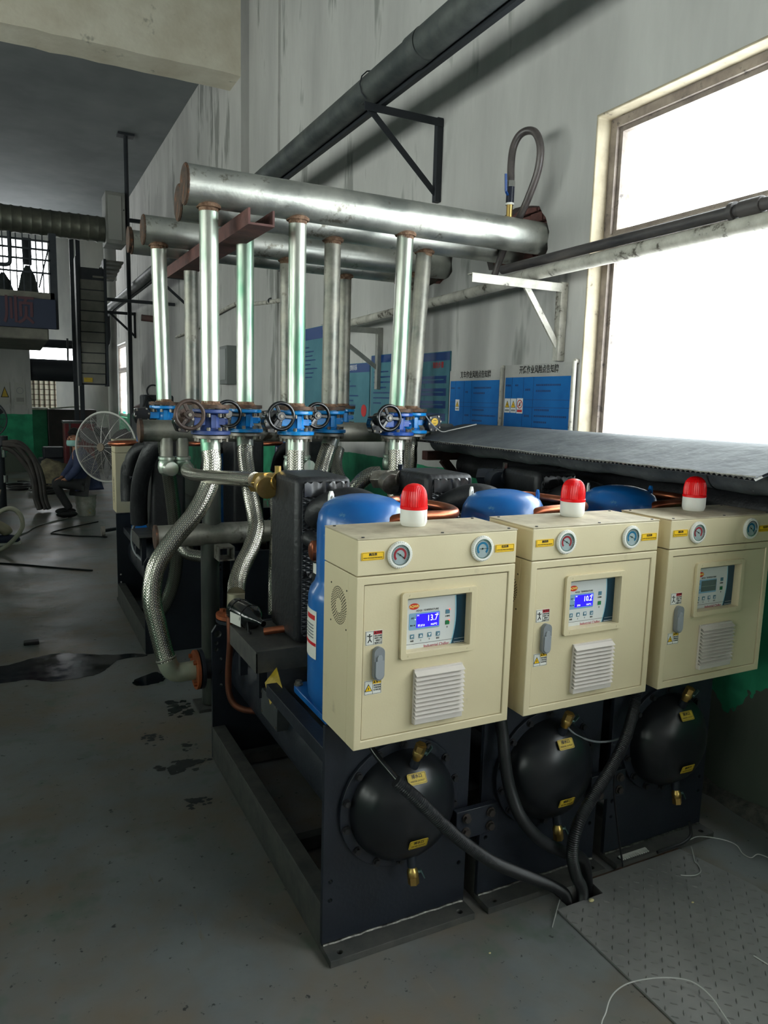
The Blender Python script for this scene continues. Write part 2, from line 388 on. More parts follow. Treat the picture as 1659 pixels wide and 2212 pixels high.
WHEELR = mat('rusty_brown_handwheel', lin(92,74,66), lin(58,48,44), rough=0.5, metal=0.3, scale=20, bump=0.2, spots=lin(140,120,104), sscale=40, sth=0.6)
PIPEK = mat('dark_grey_duct_steel', lin(70,75,76), lin(98,102,100), rough=0.55, metal=0.4, scale=6, bump=0.06)
ANGK = mat('dark_angle_steel', lin(34,38,44), rough=0.6)
PAINTW = mat('old_white_pipe_paint', lin(206,202,192), lin(168,164,154), rough=0.7, scale=12, spots=lin(90,84,76), sscale=12, sth=0.58)
WINF = mat('old_window_frame', lin(150,138,128), lin(116,104,98), rough=0.6, scale=10, spots=lin(84,76,72), sscale=16, sth=0.6)
REVEAL = mat('cream_window_reveal', lin(196,184,160), lin(168,156,134), rough=0.9, scale=7, bump=0.3, bscale=25, spots=lin(120,112,100), sscale=14, sth=0.64)
BRICK = mat('red_brick', lin(116,76,70), lin(92,62,60), rough=0.9, scale=20, bump=0.4)
MORT = mat('broken_mortar', lin(88,84,80), lin(60,58,58), rough=0.95, scale=20, bump=0.8, bscale=40)
SHEETG = mat('grey_plastic_sheet', lin(66,70,74), lin(88,92,94), rough=0.7, spec=0.25, scale=6, bump=0.35, bscale=24, spots=lin(124,126,126), sscale=24, sth=0.66)
DUCTF = mat('grey_wrapped_insulation', lin(70,74,78), lin(98,102,104), rough=0.65, spec=0.3, scale=8, bump=0.5, bscale=26, spots=lin(150,152,150), sscale=18, sth=0.63)
CORR = mat('corrugated_plastic_sheet', lin(40,42,52), lin(52,54,62), rough=0.6, scale=8)
CORRE = mat('corrugated_sheet_edge', lin(190,188,182), lin(140,138,134), rough=0.6, scale=60)
SIGNB = mat('blue_sign_print', lin(24,112,186), lin(16,92,164), rough=0.6, spec=0.25, scale=3, spots=lin(40,124,188), sscale=16, sth=0.68)
SIGNW = mat('grey_white_sign_board', lin(190,188,184), lin(168,166,164), rough=0.5, scale=5)
SIGNT = mat('pale_teal_sign_print', lin(88,138,152), lin(72,120,136), rough=0.6, spec=0.25, scale=3)
SIGND = mat('navy_sign_print', lin(24,66,128), rough=0.4)
SIGNL = mat('sign_rule_line', lin(14,60,116), rough=0.5)
POSTD = mat('damp_dark_post', lin(64,68,66), lin(96,98,92), rough=.35, metal=.5, scale=7, stretch=(1,1,.3), spots=lin(40,42,42), sscale=6, sth=.6)
PLATE = mat('steel_tread_plate', lin(132,131,130), lin(150,148,146), rough=0.5, r2=0.65, metal=0.1, scale=4, spots=lin(130,96,74), sscale=5, sth=0.72, bump=0.05)
WIREM = mat('pale_wire', lin(200,200,196), rough=0.4, metal=0.3)
# ---------------------------------------------------------------- the hall
XW = 2.6
def st(o, label=None): tag(o, label, None, None, 'structure'); return o
# floor with a cable pit cut into it
PIT = (1.55, 1.70, 1.66, 1.742)
mb = MB(); mb.prism(rect(-7.2, XW+0.24, -5.0, 26), [rect(PIT[0], PIT[1], PIT[2], PIT[3])], fxy(-0.1), 0.1)
floor = st(mb.build('floor', FLOOR, angle=0))
mb = MB(); a, b, c, d = PIT
mb.add([(a,c,-.45),(b,c,-.45),(b,d,-.45),(a,d,-.45),(a,c,-.1),(b,c,-.1),(b,d,-.1),(a,d,-.1)], [(0,1,2,3),(0,1,5,4),(1,2,6,5),(2,3,7,6),(3,0,4,7)])
mb.build('cable_pit', MORT, floor, angle=0)
# right wall with the windows and the broken openings round the headers
HOLE_A = [(3.60,2.705),(3.52,2.70),(3.44,2.685),(3.378,2.67),(3.35,2.63),(3.318,2.60),(3.30,2.56),(3.282,2.52),(3.292,2.47),(3.286,2.43),(3.305,2.402),(3.36,2.41),(3.42,2.392),(3.50,2.402),(3.56,2.385),(3.63,2.393),(3.70,2.372),(3.76,2.39),(3.83,2.40),(3.86,2.46),(3.82,2.55),(3.80,2.62),(3.71,2.68)]
HOLE_B = [(4.249,2.56),(4.258,2.50),(4.248,2.45),(4.29,2.42),(4.36,2.41),(4.40,2.392),(4.48,2.404),(4.56,2.395),(4.66,2.40),(4.72,2.44),(4.73,2.53),(4.68,2.59),(4.5,2.61),(4.36,2.60),(4.27,2.59)]
WIN1 = (-0.55, 2.965, 1.24, 3.0); WIN2 = (-4.6, -1.2, 1.24, 3.0); WIN3 = (19.3, 21.3, 1.05, 2.9)
mb = MB(); mb.prism(rect(-5.0, 26, 0.0, 6.6), [rect(*WIN1), rect(*WIN2), rect(*WIN3), HOLE_A, HOLE_B], fyz(XW), 0.24)
wall_right = st(mb.build('wall_right', WALL, angle=0))
for k, H in enumerate((HOLE_A, HOLE_B)):
    y0, y1 = min(p[0] for p in H), max(p[0] for p in H); z0, z1 = min(p[1] for p in H), max(p[1] for p in H)
    MB().box(XW+0.125, XW+0.2, y0-.02, y1+.02, z0-.02, z1+.02).build('mortar_bed', MORT, wall_right)
    z = z0-.01; row = 0
    while z < z1:
        y = y0-.1+(0.06 if row % 2 else 0)
        while y < y1:
            MB().box(XW+0.045+random.uniform(0,.02), XW+0.13, y, y+0.105, z, z+0.052).build('brick', BRICK, wall_right, bevel=0.004, seg=1)
            y += 0.117
        z += 0.062; row += 1
# cream plaster reveals of the window (lining boards round the opening)
def reveal(W, n):
    y0, y1, z0, z1 = W; t = 0.012
    mb = MB(); mb.prism(rect(y0,y1,z0,z1),[rect(y0+t,y1-t,z0+t,z1-t)],fyz(XW-.004),.24)
    return st(mb.build('trim_%d' % n, REVEAL, angle=0, bevel=0.006))
reveal(WIN1, 1); reveal(WIN2, 2)
def window(W, n, fx=XW+0.10):
    y0, y1, z0, z1 = W; y0 += .012; y1 -= .012; z1 -= .012; z0 += .012
    r = empty('window_%d' % n, (fx, (y0+y1)/2, z0)); st(r)
    r.location = (0, 0, 0)
    zt = 2.41 if z1 > 2.9 and n < 3 else z0+1.2
    mb = MB(); w = 0.042
    mb.prism(rect(y0,y1,z0,z1),[rect(y0+w,y1-w,z0+w,zt-.055),rect(y0+w,y1-w,zt+.035,z1-w)],fyz(fx-.02),.07)
    mb.build('window_frame', WINF, r, angle=0)
    MB().box(fx-.032, fx-.021, y0+w, y1-w, zt-.05, zt-.01).build('transom_bead', WINF, r, bevel=.002); MB().box(fx-.030, fx-.021, y0+w, y1-w, zt+.0, zt+.03).build('transom_bead', WINF, r, bevel=.002)
    nb = max(1, round((y1-y0)/1.75)); s = (y1-y0-2*w)/nb
    for k in range(nb):
        a = y0+w+k*s; c = a+s
        if k: MB().box(fx-.028, fx-.0205, a-.02, a+.02, z0+w, z1-w).build('mullion', WINF, r, bevel=0.003)
        for (p, q) in ((z0+w, zt-.055), (zt+.035, z1-w)):
            m2 = MB(); t = 0.022
            m2.prism(rect(a,c,p,q),[rect(a+t,c-t,p+t,q-t)],fyz(fx),.03)
            sh = m2.build('sash', WINF, r, angle=0)
            MB().box(fx+.012, fx+.016, a+t, c-t, p+t, q-t).build('pane', GLASS, sh, angle=0)
    return r
window(WIN1, 1); window(WIN2, 2); window(WIN3, 3)
rr = (0, math.pi/2, 0)
portal('window_daylight', (XW+.26, (WIN1[0]+WIN1[1])/2, 2.12), rr, 1.76, 3.5)
portal('window_daylight', (XW+.26, (WIN2[0]+WIN2[1])/2, 2.12), rr, 1.76, 3.4)
# pilaster, beam, ceiling
st(MB().box(2.48, XW, 8.74, 10.02, 0, 6.0).build('trim_3', WALL, angle=0))
st(MB().box(2.575, XW, 7.72, 8.74, 1.2, 6.0).build('trim_4', WALL, angle=0))
def rough_beam():
    mb = MB(); N = 60; x0, x1 = -7.2, 2.48; vs = []; fs = []
    for i in range(N+1):
        x = x0+(x1-x0)*i/N; j = random.uniform(-.008, .008); k = random.uniform(-.012, .012)
        vs += [(x, 8.74, 6.6), (x, 8.74, 5.18+j), (x, 9.2+k, 5.18+j*.5), (x, 9.2, 6.6)]
    for i in range(N):
        for q in range(3): fs.append((4*i+q, 4*i+4+q, 4*i+5+q, 4*i+1+q))
    fs += [(0,1,2,3), (4*N,4*N+3,4*N+2,4*N+1)]
    mb.add(vs, fs); return mb
st(rough_beam().build('trim_5', BEAMM, angle=60))
st(MB().box(-7.2, XW+.24, -5, 26, 6.0, 6.2).build('ceiling', CEIL, angle=0))
# left wall: unseen, painted green all over to add green bounce, tall glazed openings that light the hall from the left
mb = MB(); LW = [(-3.6, -1.2, 1.0, 3.4), (-0.2, 2.2, 1.0, 3.4), (3.0, 5.4, 1.0, 3.4), (6.1, 8.5, 1.0, 3.4), (19.0, 22.0, 1.5, 3.6)]  # last opening is added out of view to brighten the far wall
mb.prism(rect(-5.0, 26, 0.0, 6.2), [rect(*w) for w in LW], fyz(-7.2, -1), 0.24)
st(mb.build('wall_left', GREENP, angle=0))
for k, w in enumerate(LW):
    r = empty('window_%d' % (k+4), (-7.2, (w[0]+w[1])/2, w[2])); st(r); org(-7.2, (w[0]+w[1])/2, w[2])
    mb = MB(); mb.prism(rect(*w), [rect(w[0]+.06, (w[0]+w[1])/2-.03, w[2]+.06, w[3]-.06), rect((w[0]+w[1])/2+.03, w[1]-.06, w[2]+.06, w[3]-.06)], fyz(-7.34), .07); fr_ = mb.build('window_frame', WINF, r, angle=0)
    for a, b in ((w[0]+.06, (w[0]+w[1])/2-.03), ((w[0]+w[1])/2+.03, w[1]-.06)): MB().box(-7.31, -7.305, a, b, w[2]+.06, w[3]-.06).build('pane', GREENGLASS, fr_, angle=0)
    org()
for w in LW:
    o = portal('window_daylight', (-7.5, (w[0]+w[1])/2, (w[2]+w[3])/2), (0, -math.pi/2, 0), w[3]-w[2], w[1]-w[0])
st(MB().box(-3.1, -3.0, -3.0, 9.5, 0, 1.42).build('wall_light_blocker', GREENP, angle=0))  # unseen partition added to block low left light and bounce green
st(MB().box(-7.2, XW+.24, -5.2, -5.0, 0, 6.2).build('wall_back', WALLF, angle=0))
# far wall with its bright openings
FW = 23.0
mb = MB(); FWIN = [(-1.6, 1.12, 4.3, 5.7), (0.5, 1.95, 2.45, 2.95)]
mb.prism(rect(-7.2, XW+.24, 0, 6.2), [rect(*w) for w in FWIN], fxz(FW), 0.2)
wall_far = st(mb.build('wall_far', WALLF, angle=0))
portal('window_daylight', (-.24, FW+.3, 5.0), (-math.pi/2, 0, 0), 2.7, 1.4)
portal('window_daylight', (XW+.3, 20.3, 1.97), rr, 1.85, 2.0)

def plinth():
    mb = MB(); N = 70; vs = []; fs = []
    for i in range(N+1):
        y = -1.0+8.6*i/N; h = .035+random.uniform(-.012,.018); d = .05+random.uniform(-.015,.02)
        vs += [(XW, y, h+.012), (XW-d*.55, y, h), (XW-d, y, 0), (XW, y, 0)]
    for i in range(N):
        for q in range(3): fs.append((4*i+q, 4*i+4+q, 4*i+5+q, 4*i+1+q))
    fs += [(0,1,2,3), (4*N,4*N+3,4*N+2,4*N+1)]
    mb.add(vs, fs); return mb
st(plinth().build('baseboard_right', mat('crumbling_skirting', lin(96,94,86), lin(60,62,60), rough=.95, scale=24, bump=.8, bscale=40), angle=20))
# ---------------------------------------------------------------- galvanised manifolds over the chillers
def bolts(mb, c, axis, R, n, r, h, ph=0.0):
    x, y, a = frame_of(axis); c = V(c)
    for i in range(n):
        t = 2*math.pi*(i+.5)/n+ph; p = c+x*(R*math.cos(t))+y*(R*math.sin(t)); mb.cyl(p-a*h, p+a*h, r, n=6)
    return mb
def weld(mb, c, axis, R, r): mb.torus(c, axis, R, r, 24, 6)
def manifold(label, Y, zc, R, x0, x1, risers, group, wz=1.566, rr=0.041):
    t = empty('pipe_manifold', (x0, Y, zc)); org(x0, Y, zc); tag(t, label, 'pipe', group)
    mb = MB(); mb.cyl((x0, Y, zc), (x1, Y, zc), R, n=40); hp = mb.build('header_pipe', GALV, t)
    mb = MB(); mb.cyl((x0-.006, Y, zc), (x0+.002, Y, zc), R*.96, n=32); weld(mb, (x0, Y, zc), (1,0,0), R*.97, .005); mb.build('end_cap', RUSTD, hp)
    for xb, xt, m in risers:
        ztop = zc-R+.012
        mb = MB(); mb.cyl((xb, Y, wz), (xt, Y, ztop+.01), rr, n=28, caps=False); rp = mb.build('riser_pipe', m, t)
        mb = MB(); weld(mb, (xt, Y, zc-R+.006), (0,0,1), rr+.005, .010); mb.cyl((xt-(xt-xb)*.02, Y, zc-R-.018), (xt, Y, zc-R), rr*1.005, rr*1.02, n=24, caps=False); mb.build('weld_bead', RUST, rp)
        mb = MB(); mb.ring((xb, Y, wz-.012), (0,0,1), rr*.9, .083, .016, 32); mb.build('riser_flange', RUSTD, rp, bevel=.001)
        mb = MB(); mb.lathe([(rr+.010, 0), (rr+.002, .007)], (xb, Y, wz+.004), (0,0,1), 24); mb.cyl((xb,Y,wz),(xb,Y,wz+.02), rr*1.008, n=24, caps=False); mb.build('weld_bead', RUST, rp)
    org(); return t
manifold('nearest and highest galvanised header pipe with three long risers', 3.37, 2.501, 0.084, 0.712, 2.74, [(.815,.812,GALVG),(1.222,1.222,GALVG),(1.765,1.785,GALVG)], 'galvanised header manifolds')
manifold('galvanised header tucked behind the nearest one, its third riser leaning', 3.62, 2.482, 0.080, 0.735, 2.74, [(1.047,1.047,GALVG),(1.497,1.502,GALVD),(1.99,2.035,GALVD)], 'galvanised header manifolds', rr=.042)
manifold('third galvanised header from the front, left end lower in view', 4.34, 2.492, 0.078, 0.69, 2.74, [(.785,.768,GALVG),(1.515,1.508,GALVD),(2.36,2.36,GALVD)], 'galvanised header manifolds')
manifold('rearmost slim galvanised header close to the plaster wall beyond', 4.60, 2.470, 0.066, 0.665, 2.74, [(1.0,1.0,GALVD),(2.0,2.0,GALVD),(2.42,2.42,GALVD)], 'galvanised header manifolds')
# the cap plate standing proud at the rearmost header's end
one('pipe_end_plate', MB().cyl((.645, 4.60, 2.48), (.663, 4.60, 2.48), .072, n=28), RUSTD, 'rusty round plate closing the rearmost header end', 'end plate')
# ---------------------------------------------------------------- gear operated butterfly valves
def valve(label, x, Y, m, wheel=True, wm=None, side=-1, disc=False):
    t = empty('butterfly_valve', (x, Y, 1.435)); tag(t, label, 'valve', 'gear operated valves under the risers')
    z0, z1 = 0.0, 0.118   # local heights of the two blue flanges
    mb = MB(); mb.lathe([(.088,.002),(.088,.018),(.050,.024),(.038,.045),(.037,.075),(.046,.094),(.078,.098),(.080,.100),(.080,.114)], (0,0,0), (0,0,1), 32)
    mb.box(-.012,.012,-.052,-.03,.03,.09); mb.box(.03,.062,-.018,.018,.045,.075); mb.cyl((.055,0,.06),(.075,0,.06),.014,n=12)
    body = mb.build('valve_body', m, t, bevel=.0015, seg=1)
    mb = MB(); mb.box(-.115,-.03,-.028,.022,.042,.078); mb.build('stem_neck', m, t, bevel=.003)
    mb = MB(); mb.ring((0,0,-.016),(0,0,1),.034,.080,.014,32); mb.build('lower_flange', STEELF, t, bevel=.001)
    mb = MB(); bolts(mb, (0,0,.126), (0,0,1), .066, 8, .009, .010); bolts(mb, (0,0,.088), (0,0,1), .066, 8, .009, .008); bolts(mb, (0,0,.026), (0,0,1), .068, 8, .009, .008); bolts(mb, (0,0,-.022), (0,0,1), .068, 8, .009, .009); mb.build('bolt_circle', BOLT, t)['kind'] = 'stuff'
    gx = -.128 if side < 0 else .118
    g = MB(); hexa = [(.030,.046),(.046,.012),(.040,-.030),(.012,-.050),(-.030,-.046),(-.046,-.006),(-.036,.036)]
    g.prism([(gx+a, .06+b) for a, b in hexa], [], fxz(-.05), .055); gb = g.build('gearbox', BLKG if not disc else BLK, t, bevel=.004)
    mb = MB()
    for a, b in hexa: mb.cyl((gx+a*.78, -.056, .06+b*.78), (gx+a*.78, -.046, .06+b*.78), .0055, n=6)
    mb.build('cover_bolt', BOLT, gb)['kind'] = 'stuff'
    if disc:
        mb = MB(); mb.cyl((gx,-.053,.066),(gx,-.049,.066),.021,n=24); yd = mb.build('indicator_disc', YEL, gb)
        text('SHUT', .008, INK, yd, (gx,-.0535,.058)); text('OPEN', .008, INK, yd, (gx,-.0535,.074))
    if wheel:
        wx, wy, wz, R = gx-.002, -.165, .092, .067
        wm = wm or WHEELM
        mb = MB(); mb.torus((wx,wy,wz),(0,1,0),R-.008,.0085,40,10); w = mb.build('handwheel_rim', wm, t)
        mb = MB(); mb.cyl((wx,wy-.006,wz),(wx,wy+.012,wz),.020,n=20); mb.build('hub', wm, w, bevel=.002)
        mb = MB(); mb.cyl((wx,wy-.012,wz),(wx,wy-.005,wz),.0075,n=12); mb.build('hub_nut', BOLT, w)
        for k in range(3):
            a = math.radians(90+25+120*k); d = V((math.cos(a),0,math.sin(a)))
            mb = MB(); mb.bar(V((wx,wy+.003,wz))+d*.016, V((wx,wy+.001,wz))+d*(R-.010), .017, .007, up=(0,1,0)); mb.build('spoke', wm, w, bevel=.003)
        mb = MB(); mb.cyl((wx,wy,wz),(wx,-.03,wz),.010,n=12); mb.cyl((wx,-.09,wz),(wx,-.045,wz-.01),.026,.034,n=16); mb.build('worm_shaft', wm, t)
    return t
valve('dull blue valve with a rusty brown handwheel under the first front riser', .815, 3.37, BLUEV2, wm=WHEELR)
valve('bright blue valve with black handwheel under the middle front riser', 1.222, 3.37, BLUEV)
valve('royal blue valve with black handwheel under the right front riser', 1.768, 3.37, mat('royal_blue_valve_enamel', lin(20,84,178), lin(14,66,150), rough=.3, coat=.4, scale=12))
valve('bright blue valve just right of the rusty handwheel valve', 1.047, 3.62, BLUEV)
valve('blue valve half hidden behind the middle front valve', 1.497, 3.62, BLUEV)
valve('valve whose black gearbox carries a yellow indicator disc', 1.99, 3.62, BLUEV, wheel=False, side=1, disc=True)
valve('leftmost blue valve at the back, behind the rusty handwheel', .785, 4.34, BLUEV, wheel=False)
valve('back row blue valve under the middle rear riser', 1.515, 4.34, BLUEV, wheel=False)
valve('small blue valve under the slim rear riser right of centre', 2.0, 4.60, BLUEV, wheel=False)
# ---------------------------------------------------------------- low supply headers between the two rows of chillers
t = empty('supply_manifold', (.886,3.70,0)); org(.886,3.70,0); tag(t, 'weathered low supply header with posts and tees between the chiller rows', 'pipe')
hp = MB().cyl((.60,3.95,1.425),(2.45,3.95,1.425),.056,n=32).build('header_pipe', GALVD, t)
MB().cyl((.585,3.95,1.425),(.602,3.95,1.425),.062,n=28).build('end_cap', RUSTD, hp)
lp = MB().cyl((.62,3.70,.915),(1.95,3.70,.915),.056,n=32).build('lower_header_pipe', GALVD, t)
MB().cyl((.612,3.70,.915),(.624,3.70,.915),.06,n=28).build('end_cap', RUSTD, lp)
for x, y, z0, z1 in ((.886,3.70,.02,.87),(.90,3.72,.96,1.40)):
    p = MB().cyl((x,y,z0),(x,y,z1),.047,n=24).build('post_pipe', POSTD, t)
    if z0 < .1: MB().box(x-.08,x+.08,y-.08,y+.08,0,.015).build('base_plate', BLKM, p)
for x in (.72,.80,1.40,1.47,2.02,2.12):
    dp = MB().cyl((x,3.93,1.39),(x,3.93,1.29),.032,n=20).build('drop_pipe', GALVD, t)
    mb = MB(); mb.lathe([(.036,0),(.043,.004),(.043,.016),(.037,.02),(.042,.03),(.046,.06),(.040,.085),(.02,.10),(.0001,.105)], (x,3.93,1.295),(0,0,-1),20); mb.cyl((x,3.93,1.235),(x+.01,3.85,1.235),.036,n=18); mb.build('elbow_fitting', GALVG, dp)
sq = MB(); sq.prism(rect(.895,.975,.80,.87),[rect(.902,.968,.807,.863)],fxz(3.56),.12); sq.build('box_section_stub', GALVD, t); org()
# ---------------------------------------------------------------- channel steel carrying the headers
def uchan(name, p0, p1, w, h, th, m, parent=None):
    mb = MB(); p0, p1 = V(p0), V(p1); a = (p1-p0).normalized(); x = a.cross(V((0,0,1))).normalized(); up = x.cross(a)
    prof = [(-w/2,h),(-w/2,0),(w/2,0),(w/2,h),(w/2-th,h),(w/2-th,th),(-w/2+th,th),(-w/2+th,h)]
    vs = [p+x*u+up*v for p in (p0,p1) for u, v in prof]; n = 8
    fs = [(i,(i+1)%n,n+(i+1)%n,n+i) for i in range(n)]
    fs += [(0,1,6,7),(1,2,5,6),(2,3,4,5),(8,15,14,9),(9,14,13,10),(10,13,12,11)]
    mb.add(vs, fs); return mb.build(name, m, parent, angle=20)
c = uchan('steel_channel', (.985,3.16,2.325), (.985,4.95,2.345), .115, .066, .009, CHAN); tag(c, 'red oxide U channel carrying the galvanised headers', 'channel')
# ---------------------------------------------------------------- braided hoses
def hose(label, pts, r=0.041, m=None, top=True, bottom=None, n=10, collar=0.055):
    """braided sleeve along pts with plain ferrules; bottom: None, 'collar'"""
    org(*pts[-1]); t = empty('braided_hose', pts[-1]); tag(t, label, 'hose', 'braided steel hoses')
    P = cat(pts, n); mb = MB(); mb.tube(P, r, 28, caps=True, uv=True); s = mb.build('braided_sleeve', m or BRAID, t)
    def ferr(p, d, name='ferrule'):
        d = d.normalized(); b = MB(); b.cyl(p, p-d*collar, r*1.06, n=28); b.cyl(p-d*collar*.95, p-d*(collar+.05), r*.88, n=28); b.build(name, GALVG, t)
    if top: ferr(P[0], P[1]-P[0])
    if bottom: ferr(P[-1], P[-2]-P[-1])
    return t   # ORG stays on this hose so that its end fittings can follow
t = hose('long silver braided hose swinging left down to the elbow near floor', [(.815,3.37,1.36),(.817,3.355,1.30),(.796,3.335,1.204),(.728,3.313,1.087),(.627,3.294,.975),(.548,3.276,.86),(.523,3.257,.731),(.541,3.238,.609),(.56,3.219,.507),(.574,3.202,.448)])
P = cat([(.572,3.203,.455),(.582,3.2,.425),(.60,3.2,.402),(.63,3.2,.392),(.70,3.2,.395)], 6)
e = MB().tube(P, .042, 24).build('elbow', mat('pale_painted_elbow', lin(196,196,172), lin(168,176,156), rough=.4, metal=.4, scale=8, spots=lin(110,104,92), sscale=16, sth=.64), t)
MB().torus((.570,3.204,.462),(.25,-.2,-.95),.042,.004,24,6).build('weld_bead', GALVD, e)
f = MB().ring((.692,3.2,.395),(1,0,0),.03,.088,.014,32).build('flange', RUSTF, t, bevel=.001)
mb = MB(); bolts(mb,(.690,3.2,.395),(1,0,0),.07,4,.010,.012); mb.build('bolt_circle', RUSTF, f)['kind'] = 'stuff'
MB().ring((.712,3.2,.395),(1,0,0),.03,.088,.016,32).build('mating_flange', BLK, t, bevel=.001)
MB().cyl((.725,3.2,.395),(.80,3.16,.395),.045,n=24).build('outlet_pipe', BLK, t)
t = hose('S shaped silver braided hose ending upright on an orange flange', [(1.047,3.62,1.36),(1.040,3.59,1.30),(1.033,3.49,1.157),(1.036,3.425,1.053),(1.024,3.36,.985),(.979,3.295,.911),(.917,3.23,.841),(.877,3.165,.784),(.858,3.11,.752)], r=.039)
MB().cyl((.856,3.105,.755),(.852,3.10,.665),.038,n=24).build('spigot', mat('pale_steel_spigot', lin(172,164,140), rough=.5, metal=.4), t)
f = MB().ring((.852,3.10,.652),(0,0,1),.03,.085,.016,32).build('flange', RUSTF, t, bevel=.001)
mb = MB(); bolts(mb,(.852,3.10,.672),(0,0,1),.066,4,.012,.007); mb.build('bolt_circle', RUSTF, f)['kind'] = 'stuff'
MB().ring((.852,3.10,.634),(0,0,1),.03,.085,.014,32).build('mating_flange', BLK, t)
hose('short level braided hose running from green tee to brass union', [(.80,3.83,1.235),(.775,3.66,1.232),(.775,3.45,1.240),(.80,3.22,1.255),(.83,3.0,1.272),(.855,2.82,1.285)], r=.031, top=False)
hose('braided hose of the rear row dropping behind the elbow hose', [(.785,4.34,1.36),(.800,4.37,1.25),(.834,4.427,1.053),(.86,4.466,.852),(.876,4.504,.673),(.864,4.543,.492),(.824,4.581,.345),(.79,4.62,.27)], m=BRAIDD)
hose('straight braided hose below the middle front valve', [(1.222,3.37,1.36),(1.218,3.36,1.28),(1.21,3.33,1.10),(1.25,3.28,.95),(1.38,3.2,.80)], r=.041)
hose('braided hose below the half hidden middle valve', [(1.497,3.62,1.36),(1.46,3.59,1.29),(1.42,3.54,1.21),(1.39,3.48,1.08),(1.40,3.3,.9)], r=.041)
hose('braided hose below the royal blue valve on the right', [(1.768,3.37,1.36),(1.765,3.36,1.28),(1.755,3.34,1.1),(1.78,3.28,.95),(1.92,3.2,.8)], r=.040)
hose('narrow braided hose under the yellow disc valve', [(1.99,3.62,1.36),(1.97,3.58,1.28),(1.94,3.53,1.2),(1.93,3.45,1.0)], r=.036)
hose('dull braided hose sweeping in a wide bend behind the middle valves', [(1.66,3.87,1.33),(1.625,3.82,1.26),(1.61,3.74,1.19),(1.64,3.66,1.12),(1.72,3.55,1.06),(1.85,3.45,1.02)], r=.035, m=BRAIDD, top=False)
hose('dull ribbed hose arching into the second foam wrapped exchanger', [(1.47,2.95,1.285),(1.43,2.96,1.28),(1.385,2.967,1.25),(1.35,2.983,1.19),(1.33,3.0,1.10),(1.33,3.05,.95)], r=.034, m=BRAIDD, top=False)
hose('dim braided hose standing between wrapped exchanger and post pipe', [(1.17,3.50,1.15),(1.14,3.38,1.0),(1.10,3.28,.88),(1.07,3.2,.76),(1.06,3.17,.62)], r=.036, m=BRAIDD, top=False)
hose('curled braided hose end below the lower header pipe', [(.84,4.25,.86),(.84,4.24,.78),(.87,4.2,.72),(.95,4.16,.70)], r=.034, m=BRAIDD, top=False)
org()
# ---------------------------------------------------------------- water chillers
CX, CY = 0.996, 2.47
def hexbolt(p, axis, r, h, m, parent, name='bolt'):
    p = V(p); a = V(axis).normalized(); mb = MB(); mb.cyl(p, p+a*h*.35, r*1.3, n=16); mb.cyl(p+a*h*.35, p+a*h, r, n=6); return mb.build(name, m, parent)
def yellow_tag(parent, c, w, h, l1, l2, rot, m, name='yellow_tag'):
    """thin rounded sticker centred at c; rot = euler for text lying in its plane"""
    R = Matrix.Rotation(rot[2], 3, 'Z') @ Matrix.Rotation(rot[1], 3, 'Y') @ Matrix.Rotation(rot[0], 3, 'X')
    mb = MB(); c = V(c); mb.prism(rrect(-w/2, w/2, -h/2, h/2, h*.14), [], lambda a, b, q: c + R @ V((a, b, q)), .0012); t = mb.build(name, m, parent)
    mb = MB(); mb.prism(rrect(-w*.47, w*.47, -h*.43, h*.43, h*.1), [rrect(-w*.455, w*.455, -h*.40, h*.40, h*.09)], lambda a, b, q: c + R @ V((a, b, .0012+q)), .0002); mb.build('tag_border', INK, t)
    u = R @ V((0, 1, 0)); n = R @ V((0, 0, 1))
    text(l1, h*.36, INK, t, c+u*h*.19+n*.0016, rot, bold=.0002); text(l2, h*.2, INK, t, c-u*h*.2+n*.0016, rot, sx=min(1.0, w*.88/(len(l2)*h*.2*.62)))
    return t
def brass_valve(parent, p, d, hd):
    """small brass drain cock from p along d; lever towards hd"""
    p, d, hd = V(p), V(d).normalized(), V(hd).normalized()
    mb = MB(); mb.cyl(p-d*.02, p+d*.014, .014, n=16); mb.build('drain_nipple', BLK, parent)
    mb = MB(); mb.lathe([(.012,.010),(.013,.022),(.016,.026),(.017,.040),(.014,.046)], p, d, 18); mb.cyl(p+d*.044, p+d*.066, .0165, n=6); mb.cyl(p+d*.06, p+d*.0665, .010, n=12); v = mb.build('drain_valve', BRASS, parent)
    mb = MB(); mb.cyl(p+d*.034, p+d*.034+hd*.026, .005, n=10); mb.bar(p+d*.028+hd*.024, p+d*.056+hd*.034, .011, .003, up=hd); mb.build('lever', mat('green_lever', lin(70,96,92), rough=.4, metal=.3), v)
